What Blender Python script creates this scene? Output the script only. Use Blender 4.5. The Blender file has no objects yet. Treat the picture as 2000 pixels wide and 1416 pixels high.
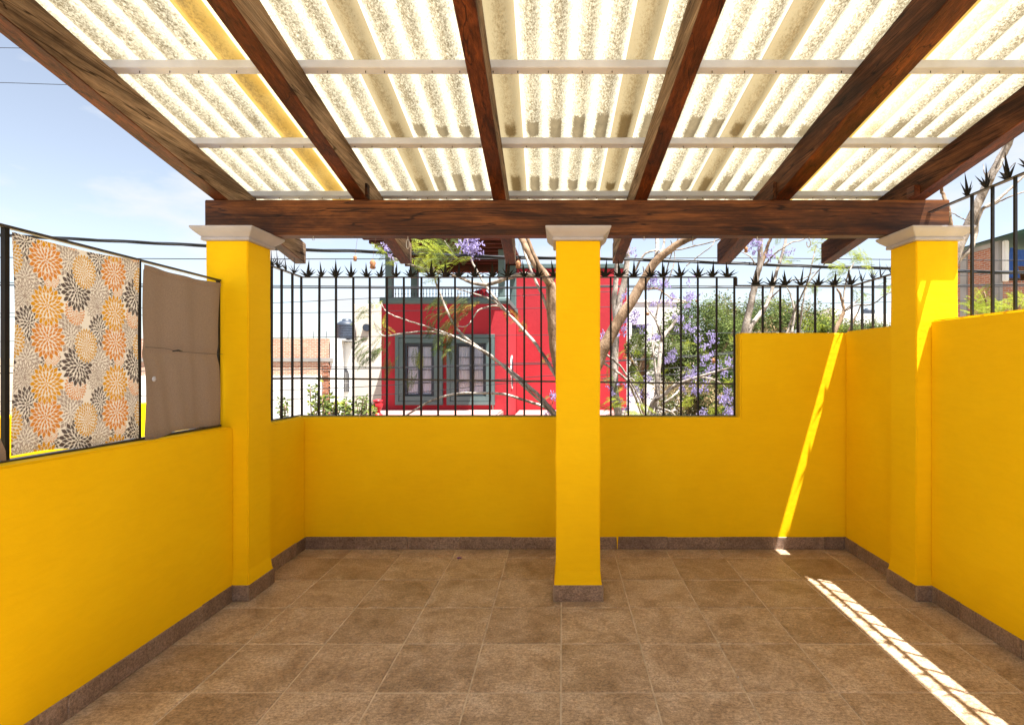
import bpy, bmesh, math, random
import numpy as np
from mathutils import Vector, noise

random.seed(7)
rng = np.random.default_rng(7)
scene = bpy.context.scene
col = scene.collection
rad = math.radians

# ------------------------------------------------------------------ camera, sky, sun, exposure
EYE = 1.59
FPX = 1036.0                      # focal length in photograph pixels (2000 wide)
VX, VY = 1097.5, 713.0            # vanishing point of the terrace in the photograph
cam_data = bpy.data.cameras.new("camera")
cam = bpy.data.objects.new("camera", cam_data)
col.objects.link(cam)
cam.location = (0, 0, EYE)
cam.rotation_euler = (rad(90), 0, 0)
cam_data.sensor_width = 36
cam_data.lens = FPX / 2000 * 36
cam_data.shift_x = -(VX - 1000) / 2000
cam_data.shift_y = (VY - 708) / 2000
cam_data.clip_start = 0.05
cam_data.clip_end = 2000
scene.camera = cam

SUN_K, SUN_M = 0.275, 0.20        # light moves -K in x and +M in y for each metre it falls
sun_to = Vector((SUN_K, -SUN_M, 1)).normalized()
sun_data = bpy.data.lights.new("sun", 'SUN')
sun_data.energy = 5.0
sun_data.angle = rad(0.5)
sun_data.color = (1.0, 0.96, 0.90)
sun = bpy.data.objects.new("sun", sun_data)
col.objects.link(sun)
sun.location = (6, -5, 20)
sun.rotation_euler = sun_to.to_track_quat('Z', 'Y').to_euler()

world = bpy.data.worlds.new("World")
scene.world = world
world.use_nodes = True
wn, wl = world.node_tree.nodes, world.node_tree.links
wn.clear()
w_out = wn.new('ShaderNodeOutputWorld')
w_bg = wn.new('ShaderNodeBackground')
w_bg.inputs['Strength'].default_value = 0.053
w_sky = wn.new('ShaderNodeTexSky')
w_sky.sky_type = 'NISHITA'
w_sky.sun_disc = False
w_sky.sun_elevation = math.asin(sun_to.z)
w_sky.sun_rotation = math.atan2(sun_to.x, sun_to.y)
w_sky.air_density = 1.0
w_sky.dust_density = 0.6
w_sky.ozone_density = 1.0
w_tc = wn.new('ShaderNodeTexCoord')
w_map = wn.new('ShaderNodeMapping')
w_map.inputs['Scale'].default_value = (1.0, 1.0, 2.6)
w_map.inputs['Location'].default_value = (0.35, 0.1, 0.12)
w_noise = wn.new('ShaderNodeTexNoise')
w_noise.inputs['Scale'].default_value = 3.4
w_noise.inputs['Detail'].default_value = 9
w_noise.inputs['Roughness'].default_value = 0.55
w_ramp = wn.new('ShaderNodeValToRGB')
w_ramp.color_ramp.elements[0].position = 0.52
w_ramp.color_ramp.elements[1].position = 0.66
w_mix = wn.new('ShaderNodeMix')
w_mix.data_type = 'RGBA'
w_mix.inputs[7].default_value = (4.3, 4.4, 4.6, 1)
wl.new(w_tc.outputs['Generated'], w_map.inputs['Vector'])
wl.new(w_map.outputs['Vector'], w_noise.inputs['Vector'])
wl.new(w_noise.outputs['Fac'], w_ramp.inputs['Fac'])
wl.new(w_ramp.outputs['Color'], w_mix.inputs[0])
w_hsv = wn.new('ShaderNodeHueSaturation')
w_hsv.inputs['Saturation'].default_value = 0.62
wl.new(w_sky.outputs['Color'], w_hsv.inputs['Color'])
wl.new(w_hsv.outputs['Color'], w_mix.inputs[6])
wl.new(w_mix.outputs[2], w_bg.inputs['Color'])
wl.new(w_bg.outputs['Background'], w_out.inputs['Surface'])

scene.view_settings.view_transform = 'Standard'
scene.view_settings.look = 'None'
scene.view_settings.exposure = 2.08
scene.view_settings.gamma = 1.0
scene.view_settings.use_curve_mapping = False
scene.render.engine = 'CYCLES'
scene.cycles.max_bounces = 10
scene.cycles.diffuse_bounces = 6
scene.cycles.transparent_max_bounces = 12
scene.cycles.use_denoising = True
scene.cycles.caustics_reflective = False
scene.cycles.caustics_refractive = False


def P(px, py, y):
    """A point of the place that the photograph shows at (px, py), y metres ahead of the camera."""
    return Vector(((px - VX) * y / FPX, y, EYE - (py - VY) * y / FPX))


# ------------------------------------------------------------------ materials
class NT:
    def __init__(self, name):
        self.m = bpy.data.materials.new(name)
        self.m.use_nodes = True
        self.n = self.m.node_tree.nodes
        self.l = self.m.node_tree.links
        self.n.clear()
        self.out = self.n.new('ShaderNodeOutputMaterial')

    def node(self, kind, **kw):
        nd = self.n.new('ShaderNode' + kind)
        for k, v in kw.items():
            if hasattr(nd, k):
                setattr(nd, k, v)
        return nd

    def link(self, a, b):
        self.l.new(a, b)

    def coords(self, scale=(1, 1, 1), world=True, rand=0.0):
        if world:
            src = self.node('NewGeometry').outputs['Position']
        else:
            src = self.node('TexCoord').outputs['Object']
        if rand:
            oi = self.node('ObjectInfo')
            mu = self.node('Math', operation='MULTIPLY')
            mu.inputs[1].default_value = rand
            self.link(oi.outputs['Random'], mu.inputs[0])
            ad = self.node('VectorMath', operation='ADD')
            self.link(src, ad.inputs[0])
            self.link(mu.outputs[0], ad.inputs[1])
            src = ad.outputs[0]
        mp = self.node('Mapping')
        mp.inputs['Scale'].default_value = scale
        self.link(src, mp.inputs['Vector'])
        return mp.outputs['Vector']

    def noise(self, vec, scale, detail=4, rough=0.55, dist=0.0):
        t = self.node('TexNoise')
        t.inputs['Scale'].default_value = scale
        t.inputs['Detail'].default_value = detail
        t.inputs['Roughness'].default_value = rough
        t.inputs['Distortion'].default_value = dist
        self.link(vec, t.inputs['Vector'])
        return t.outputs['Fac']

    def ramp(self, fac, stops):
        r = self.node('ValToRGB')
        e = r.color_ramp.elements
        while len(e) < len(stops):
            e.new(0.5)
        for i, (p, c) in enumerate(stops):
            e[i].position = p
            e[i].color = (*c, 1) if len(c) == 3 else c
        self.link(fac, r.inputs['Fac'])
        return r.outputs['Color']

    def mix(self, fac, a, b, blend='MIX'):
        m = self.node('Mix', data_type='RGBA', blend_type=blend)
        for i, v in ((0, fac), (6, a), (7, b)):
            if isinstance(v, (int, float)):
                m.inputs[i].default_value = v
            elif isinstance(v, tuple):
                m.inputs[i].default_value = (*v, 1) if len(v) == 3 else v
            else:
                self.link(v, m.inputs[i])
        return m.outputs[2]

    def math(self, op, a, b=None):
        m = self.node('Math', operation=op)
        for i, v in ((0, a), (1, b)):
            if v is None:
                continue
            if isinstance(v, (int, float)):
                m.inputs[i].default_value = v
            else:
                self.link(v, m.inputs[i])
        return m.outputs[0]

    def attr(self, name):
        return self.node('Attribute', attribute_name=name)

    def bsdf(self, color, rough=0.6, spec=0.5, metal=0.0, bump=None, bstr=0.2, bdist=0.01):
        b = self.node('BsdfPrincipled')
        if isinstance(color, tuple):
            b.inputs['Base Color'].default_value = (*color, 1)
        else:
            self.link(color, b.inputs['Base Color'])
        if isinstance(rough, (int, float)):
            b.inputs['Roughness'].default_value = rough
        else:
            self.link(rough, b.inputs['Roughness'])
        b.inputs['Specular IOR Level'].default_value = spec
        b.inputs['Metallic'].default_value = metal
        if bump is not None:
            bp = self.node('Bump')
            bp.inputs['Strength'].default_value = bstr
            bp.inputs['Distance'].default_value = bdist
            self.link(bump, bp.inputs['Height'])
            self.link(bp.outputs['Normal'], b.inputs['Normal'])
        self.link(b.outputs['BSDF'], self.out.inputs['Surface'])
        return b


def plaster(name, c1, c2, rough=0.7, grain=120, bstr=0.25, blot=1.6, spec=0.25):
    t = NT(name)
    v = t.coords()
    f = t.noise(v, blot, 5, 0.6)
    c = t.ramp(f, [(0.3, c1), (0.7, c2)])
    g = t.noise(v, grain, 3, 0.6)
    h = t.noise(v, 9, 3, 0.5)
    hh = t.math('ADD', t.math('MULTIPLY', g, 0.35), t.math('MULTIPLY', h, 1.0))
    t.bsdf(c, rough, spec, bump=hh, bstr=bstr, bdist=0.006)
    return t.m


def flat(name, c, rough=0.6, spec=0.4, metal=0.0, var=0.15, scale=8):
    t = NT(name)
    f = t.noise(t.coords(), scale, 4)
    lo = tuple(x * (1 - var) for x in c)
    hi = tuple(min(1, x * (1 + var)) for x in c)
    t.bsdf(t.ramp(f, [(0.3, lo), (0.7, hi)]), rough, spec, metal)
    return t.m


def m_painted():
    """Hand-painted render: brush and trowel marks, patchy second coat, scuffs."""
    t = NT('yellow_plaster')
    v = t.coords()
    f = t.noise(v, 1.1, 6, 0.62, 0.4)
    c = t.ramp(f, [(0.30, (0.83, 0.515, 0.002)), (0.50, (0.865, 0.550, 0.002)), (0.72, (0.895, 0.585, 0.004))])
    br = t.noise(t.coords((3, 3, 14)), 2.2, 5, 0.65, 0.8)
    c = t.mix(0.18, c, t.ramp(br, [(0.32, (0.84, 0.82, 0.8)), (0.6, (1.02, 1.03, 1.0))]), 'MULTIPLY')
    sc = t.noise(v, 21, 6, 0.75)
    c = t.mix(t.ramp(sc, [(0.70, (0, 0, 0)), (0.80, (0.35, 0.35, 0.35))]), c, (0.60, 0.34, 0.012))
    g = t.noise(v, 130, 3, 0.6)
    h = t.noise(v, 11, 4, 0.55)
    hh = t.math('ADD', t.math('MULTIPLY', g, 0.30), t.math('ADD', h, t.math('MULTIPLY', br, 0.5)))
    t.bsdf(c, 0.72, 0.12, bump=hh, bstr=0.42, bdist=0.007)
    return t.m


M_yellow = m_painted()
M_cap = plaster('cap_stone', (0.39, 0.39, 0.44), (0.47, 0.47, 0.525), 0.8, 200, 0.3, 5)
M_red = plaster('red_plaster', (0.37, 0.021, 0.030), (0.44, 0.030, 0.041), 0.75, 40, 0.5, 0.8)
M_white = plaster('white_plaster', (0.72, 0.71, 0.68), (0.82, 0.81, 0.78), 0.8, 30, 0.4, 0.7)
M_cream = plaster('cream_plaster', (0.60, 0.56, 0.47), (0.72, 0.68, 0.60), 0.8, 30, 0.4, 0.7)
M_teal = plaster('teal_paint', (0.085, 0.130, 0.128), (0.115, 0.165, 0.16), 0.55, 40, 0.2, 2)
M_concrete = plaster('concrete', (0.26, 0.25, 0.24), (0.38, 0.36, 0.34), 0.85, 30, 0.5, 1.5)
M_steel = flat('black_steel', (0.008, 0.008, 0.008), 0.55, 0.25, 0.0, 0.3, 30)
M_rail = flat('worn_black_rail', (0.030, 0.027, 0.025), 0.38, 0.6, 0.0, 0.5, 25)
M_batten = flat('white_batten', (0.52, 0.57, 0.72), 0.5, 0.4, 0.0, 0.12, 6)
M_cable = flat('cable_rubber', (0.012, 0.014, 0.018), 0.5)
M_tank = flat('tank_plastic', (0.032, 0.043, 0.065), 0.5)
M_hook = flat('hook_metal', (0.55, 0.52, 0.47), 0.4, 0.5, 0.6)
M_iron = flat('dark_iron', (0.015, 0.02, 0.025), 0.5)
M_frame = flat('dark_window_frame', (0.022, 0.030, 0.045), 0.4)
M_redthing = flat('red_paint', (0.55, 0.02, 0.03), 0.4)
M_pod = flat('dry_pod', (0.32, 0.15, 0.07), 0.7, 0.2, 0, 0.4, 40)
M_petal = flat('petal_purple', (0.22, 0.07, 0.30), 0.6)
M_canopy = flat('green_canopy', (0.01, 0.12, 0.10), 0.6)
M_blue = flat('blue_cloth', (0.03, 0.09, 0.32), 0.8)
M_ledge = plaster('ledge_paint', (0.30, 0.15, 0.14), (0.42, 0.26, 0.24), 0.8, 30, 0.3, 1.2)
M_street = plaster('asphalt', (0.045, 0.045, 0.046), (0.065, 0.063, 0.06), 0.9, 40, 0.4, 0.6)
M_ground = plaster('dry_earth', (0.20, 0.16, 0.11), (0.28, 0.23, 0.16), 0.95, 20, 0.5, 0.2)
M_pave = plaster('pavement', (0.24, 0.23, 0.21), (0.33, 0.31, 0.28), 0.9, 30, 0.4, 0.8)


def m_tile(name, base, dark, light):
    t = NT(name)
    v = t.coords(rand=37.0)
    big = t.noise(v, 4.2, 8, 0.68, 0.7)
    c = t.ramp(big, [(0.30, dark), (0.50, base), (0.72, light)])
    fine = t.noise(v, 75, 9, 0.85)
    c = t.mix(1.0, c, t.ramp(fine, [(0.38, (0.22, 0.19, 0.17)), (0.5, (0.5, 0.5, 0.5)), (0.62, (0.80, 0.78, 0.75))]), 'OVERLAY')
    vs = t.coords((9, 60, 30), rand=11.0)
    st = t.noise(vs, 1.6, 6, 0.75, 1.0)
    c = t.mix(0.5, c, t.ramp(st, [(0.38, (0.26, 0.24, 0.22)), (0.60, (0.64, 0.64, 0.64))]), 'OVERLAY')
    oi = t.node('ObjectInfo')
    c = t.mix(0.55, c, t.ramp(oi.outputs['Random'], [(0.0, (0.36, 0.34, 0.32)), (0.5, (0.5, 0.5, 0.5)), (1.0, (0.60, 0.61, 0.63))]), 'OVERLAY')
    r = t.ramp(fine, [(0.3, (0.26, 0.26, 0.26)), (0.7, (0.46, 0.46, 0.46))])
    t.bsdf(c, r, 0.45, bump=fine, bstr=0.6, bdist=0.004)
    return t.m


M_tile = m_tile('floor_tile', (0.395, 0.288, 0.190), (0.24, 0.160, 0.094), (0.51, 0.405, 0.30))
M_skirt = m_tile('skirting_tile', (0.23, 0.165, 0.13), (0.155, 0.105, 0.08), (0.31, 0.235, 0.19))
M_mortar = flat('mortar', (0.30, 0.23, 0.175), 0.9, 0.1, 0, 0.25, 12)
M_grout = flat('grout', (0.56, 0.45, 0.32), 0.9, 0.1, 0, 0.25, 12)


def m_wood(name, axis, dark, mid, light, rough=0.5, grain=1.0, spec=0.25, knots=True):
    """Stained sawn timber: streaks along the axis, blotches, dark knots."""
    t = NT(name)
    s_fine = [85, 85, 85]; s_fine[axis] = 1.8
    s_mid = [20, 20, 20]; s_mid[axis] = 0.9
    s_big = [6, 6, 6]; s_big[axis] = 1.1
    s_kn = [5.0, 5.0, 5.0]; s_kn[axis] = 1.15
    streak = t.noise(t.coords(tuple(s_fine), rand=19.0), 1.0, 6, 0.72, 0.5)
    grain2 = t.noise(t.coords(tuple(s_mid), rand=7.0), 1.0, 5, 0.65, 0.7)
    blot = t.noise(t.coords(tuple(s_big), rand=19.0), 1.0, 6, 0.70, 0.4)
    c = t.ramp(blot, [(0.34, dark), (0.50, mid), (0.66, light)])
    k = 0.8 * grain
    c = t.mix(k, c, t.ramp(streak, [(0.36, (0.36, 0.34, 0.32)), (0.5, (0.9, 0.9, 0.9)), (0.64, (1.35, 1.32, 1.28))]), 'MULTIPLY')
    c = t.mix(k, c, t.ramp(grain2, [(0.34, (0.38, 0.36, 0.34)), (0.52, (1.0, 1.0, 1.0)), (0.72, (1.30, 1.28, 1.22))]), 'MULTIPLY')
    s_cr = [11, 11, 11]; s_cr[axis] = 0.55
    cr = t.noise(t.coords(tuple(s_cr), rand=31.0), 1.0, 3, 0.5, 0.3)
    c = t.mix(1.0, c, t.ramp(cr, [(0.492, (1, 1, 1)), (0.498, (0.22, 0.2, 0.19)), (0.504, (0.25, 0.23, 0.22)), (0.510, (1, 1, 1))]), 'MULTIPLY')
    if knots:
        vo = t.node('TexVoronoi')
        vo.inputs['Scale'].default_value = 1.0
        nz = t.node('TexNoise'); nz.inputs['Scale'].default_value = 3.0
        vec = t.coords(tuple(s_kn), rand=23.0)
        t.link(vec, nz.inputs['Vector'])
        t.link(t.mix(0.12, vec, nz.outputs['Color']), vo.inputs['Vector'])
        c = t.mix(1.0, c, t.ramp(vo.outputs['Distance'], [(0.05, (0.22, 0.20, 0.18)), (0.12, (0.9, 0.8, 0.7)), (0.15, (0.45, 0.42, 0.4)), (0.26, (1, 1, 1))]), 'MULTIPLY')
    t.bsdf(c, rough, spec, bump=streak, bstr=0.5, bdist=0.004)
    return t.m


W_beam = m_wood('beam_wood', 0, (0.030, 0.011, 0.005), (0.098, 0.032, 0.009), (0.21, 0.075, 0.020), 0.5)
W_raft = m_wood('rafter_wood', 1, (0.0286, 0.0078, 0.0039), (0.0910, 0.0234, 0.0078), (0.1690, 0.0468, 0.0130), 0.5)
W_rough = m_wood('rough_sawn_wood', 1, (0.10, 0.062, 0.038), (0.24, 0.165, 0.11), (0.38, 0.28, 0.20), 0.8, 1.0, 0.1, False)  # weathered rafter sides; the paler tone also has roof light put into it
W_dark = m_wood('dark_sawn_wood', 1, (0.0260, 0.0104, 0.0052), (0.0715, 0.0273, 0.0130), (0.1560, 0.0624, 0.0260), 0.7, 1.0, 0.15)  # right rafters' sides: wood variation plus roof lighting put into the colour
W_far = m_wood('far_dark_wood', 0, (0.04, 0.011, 0.006), (0.08, 0.02, 0.011), (0.13, 0.035, 0.016), 0.7, .5, .2, False)


def m_sheet():
    """Weathered translucent fibreglass: bright, with dirt lying in the valleys and yellowed laps."""
    t = NT('fibreglass_sheet')
    val = t.attr('valley').outputs['Fac']
    lap = t.attr('lap').outputs['Fac']
    pool = t.attr('pool').outputs['Fac']
    v = t.coords((1, 0.55, 1))
    f1 = t.noise(v, 105, 6, 0.82, 0.6)
    f2 = t.noise(v, 4.5, 4, 0.6)
    f3 = t.noise(v, 22, 5, 0.7)
    d = t.math('ADD', t.math('MULTIPLY', val, 0.18), t.math('MULTIPLY', f2, 0.20))
    d = t.math('ADD', d, f1)
    d = t.math('ADD', d, t.math('MULTIPLY', f3, 0.14))
    d = t.math('ADD', d, t.math('MULTIPLY', pool, 0.30))
    d = t.math('SUBTRACT', d, t.math('MULTIPLY', lap, 0.13))
    mask = t.ramp(d, [(0.63, (0, 0, 0)), (0.76, (0.50, 0.50, 0.50)), (0.90, (0.97, 0.97, 0.97))])
    clean = t.mix(f2, (0.40, 0.360, 0.245), (0.47, 0.440, 0.335))
    warm = t.mix(t.noise(v, 9, 4, 0.6), (0.44, 0.32, 0.11), (0.58, 0.49, 0.28))
    plain = t.mix(t.noise(v, 7, 4, 0.6), (0.38, 0.355, 0.295), (0.45, 0.43, 0.37))
    aged = t.mix(t.attr('yellowed').outputs['Fac'], plain, warm)
    c = t.mix(lap, clean, aged)
    dirt = t.mix(f3, (0.030, 0.023, 0.012), (0.13, 0.10, 0.056))
    dirt = t.mix(t.math('MULTIPLY', lap, 0.8), dirt, (0.26, 0.21, 0.13))
    c = t.mix(mask, c, dirt)
    tr = t.node('BsdfTranslucent')
    df = t.node('BsdfDiffuse')
    t.link(c, tr.inputs['Color'])
    t.link(c, df.inputs['Color'])
    mx = t.node('MixShader')
    mx.inputs[0].default_value = 0.22
    t.link(tr.outputs[0], mx.inputs[1])
    t.link(df.outputs[0], mx.inputs[2])
    t.link(mx.outputs[0], t.out.inputs['Surface'])
    return t.m


M_sheet = m_sheet()


def m_cloth(name, color=None, attr=None, weave=900, trans=0.35, tone=None):
    t = NT(name)
    v = t.coords()
    if attr:
        c = t.attr(attr).outputs['Color']
    else:
        f = t.noise(t.coords((130, 130, 520)), 1.0, 3)
        g = t.noise(t.coords((520, 520, 130)), 1.0, 3)
        s = t.math('MULTIPLY', t.math('ADD', f, g), 0.5)
        c = t.ramp(s, [(0.36, tuple(x * 0.78 for x in color)), (0.64, tuple(x * 1.15 for x in color))])
    df = t.node('BsdfDiffuse')
    tr = t.node('BsdfTranslucent')
    t.link(c, df.inputs['Color'])
    t.link(c, tr.inputs['Color'])
    mx = t.node('MixShader')
    mx.inputs[0].default_value = trans
    t.link(df.outputs[0], mx.inputs[1])
    t.link(tr.outputs[0], mx.inputs[2])
    t.link(mx.outputs[0], t.out.inputs['Surface'])
    return t.m


M_floral = m_cloth('printed_cloth', attr='print', trans=0.42)
M_taupe = m_cloth('taupe_cloth', (0.275, 0.212, 0.172), trans=0.30)
M_curtain = m_cloth('white_curtain', (0.84, 0.84, 0.90), trans=0.1)


def m_leaf(name, c1, c2, trans=0.45, scale=3.0):
    t = NT(name)
    f = t.noise(t.coords(), scale, 5, 0.7)
    c = t.ramp(f, [(0.35, c1), (0.65, c2)])
    df = t.node('BsdfDiffuse')
    tr = t.node('BsdfTranslucent')
    t.link(c, df.inputs['Color'])
    t.link(c, tr.inputs['Color'])
    mx = t.node('MixShader')
    mx.inputs[0].default_value = trans
    t.link(df.outputs[0], mx.inputs[1])
    t.link(tr.outputs[0], mx.inputs[2])
    t.link(mx.outputs[0], t.out.inputs['Surface'])
    return t.m


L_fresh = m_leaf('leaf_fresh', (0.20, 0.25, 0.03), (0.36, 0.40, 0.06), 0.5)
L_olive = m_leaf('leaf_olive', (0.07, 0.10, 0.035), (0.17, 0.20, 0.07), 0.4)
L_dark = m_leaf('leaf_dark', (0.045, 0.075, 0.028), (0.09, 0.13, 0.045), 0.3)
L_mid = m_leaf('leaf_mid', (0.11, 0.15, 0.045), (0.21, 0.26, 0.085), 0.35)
L_tan = m_leaf('leaf_dry', (0.24, 0.18, 0.09), (0.38, 0.29, 0.16), 0.3)
L_rust = m_leaf('leaf_rust', (0.24, 0.15, 0.03), (0.36, 0.26, 0.07), 0.45)
L_purple = m_leaf('blossom_purple', (0.30, 0.25, 0.50), (0.54, 0.48, 0.72), 0.4, 16)


def m_bark(name, c1, c2, c3, scale=7):
    t = NT(name)
    v = t.coords((1, 1, 0.5))
    f = t.noise(v, scale, 6, 0.65, 0.5)
    g = t.noise(v, scale * 8, 4, 0.6)
    c = t.ramp(f, [(0.36, c1), (0.5, c2), (0.64, c3)])
    t.bsdf(c, 0.85, 0.15, bump=g, bstr=0.9, bdist=0.012)
    return t.m


B_brown = m_bark('bark_brown', (0.10, 0.062, 0.036), (0.22, 0.145, 0.09), (0.36, 0.26, 0.175))
B_grey = m_bark('bark_grey', (0.10, 0.08, 0.065), (0.25, 0.21, 0.175), (0.44, 0.39, 0.34))
B_pale = m_bark('bark_pale', (0.12, 0.10, 0.085), (0.33, 0.285, 0.245), (0.54, 0.49, 0.44))


def m_brick(name, c1, c2, mortar, scale, plane='xz'):
    t = NT(name)
    v = t.coords()
    if plane == 'xz':
        sep = t.node('SeparateXYZ'); t.link(v, sep.inputs[0])
        cmb = t.node('CombineXYZ')
        t.link(t.math('ADD', sep.outputs['X'], sep.outputs['Y']), cmb.inputs['X'])
        t.link(sep.outputs['Z'], cmb.inputs['Y'])
        v2 = cmb.outputs[0]
    b = t.node('TexBrick')
    b.inputs['Color1'].default_value = (*c1, 1)
    b.inputs['Color2'].default_value = (*c2, 1)
    b.inputs['Mortar'].default_value = (*mortar, 1)
    b.inputs['Scale'].default_value = scale
    b.inputs['Mortar Size'].default_value = 0.022
    b.inputs['Mortar Smooth'].default_value = 0.3
    b.inputs['Bias'].default_value = -0.1
    b.inputs['Brick Width'].default_value = 0.5
    b.inputs['Row Height'].default_value = 0.17
    nz = t.node('TexNoise'); nz.inputs['Scale'].default_value = 5
    t.link(v, nz.inputs['Vector'])
    mp = t.mix(0.03, v2, nz.outputs['Color'])
    t.link(mp, b.inputs['Vector'])
    c = t.mix(0.6, b.outputs['Color'], t.ramp(t.noise(v, 2.2, 6, 0.7), [(0.3, (0.35, 0.35, 0.35)), (0.7, (0.66, 0.64, 0.62))]), 'OVERLAY')
    t.bsdf(c, 0.9, 0.15, bump=b.outputs['Fac'], bstr=-0.5, bdist=0.02)
    return t.m


M_brick = m_brick('red_brick', (0.36, 0.13, 0.07), (0.46, 0.20, 0.11), (0.42, 0.38, 0.34), 2.3)
M_brick_pale = m_brick('pale_brick', (0.46, 0.22, 0.14), (0.56, 0.32, 0.22), (0.60, 0.54, 0.48), 2.3)


def m_glass():
    t = NT('window_glass')
    g = t.node('BsdfGlossy'); g.inputs['Roughness'].default_value = 0.03
    tr = t.node('BsdfTransparent'); tr.inputs['Color'].default_value = (0.965, 0.97, 0.985, 1)
    fr = t.node('Fresnel'); fr.inputs['IOR'].default_value = 1.25
    mx = t.node('MixShader')
    t.link(fr.outputs[0], mx.inputs[0])
    t.link(tr.outputs[0], mx.inputs[1])
    t.link(g.outputs[0], mx.inputs[2])
    t.link(mx.outputs[0], t.out.inputs['Surface'])
    return t.m


M_glass = m_glass()
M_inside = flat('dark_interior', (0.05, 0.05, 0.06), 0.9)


# ------------------------------------------------------------------ mesh helpers
def props(o, label=None, cat=None, group=None, kind=None):
    if label: o['label'] = label
    if cat: o['category'] = cat
    if group: o['group'] = group
    if kind: o['kind'] = kind
    return o


def world_loc(o):
    l = Vector((0, 0, 0))
    while o is not None:
        l += o.location
        o = o.parent
    return l


def thing(name, label, cat, loc=(0, 0, 0), group=None):
    o = bpy.data.objects.new(name, None)
    o.empty_display_size = 0.1
    col.objects.link(o)
    o.location = loc
    return props(o, label, cat, group)


def link(name, mesh, parent=None, loc=(0, 0, 0)):
    o = bpy.data.objects.new(name, mesh)
    col.objects.link(o)
    o.parent = parent
    o.location = loc
    return o


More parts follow.
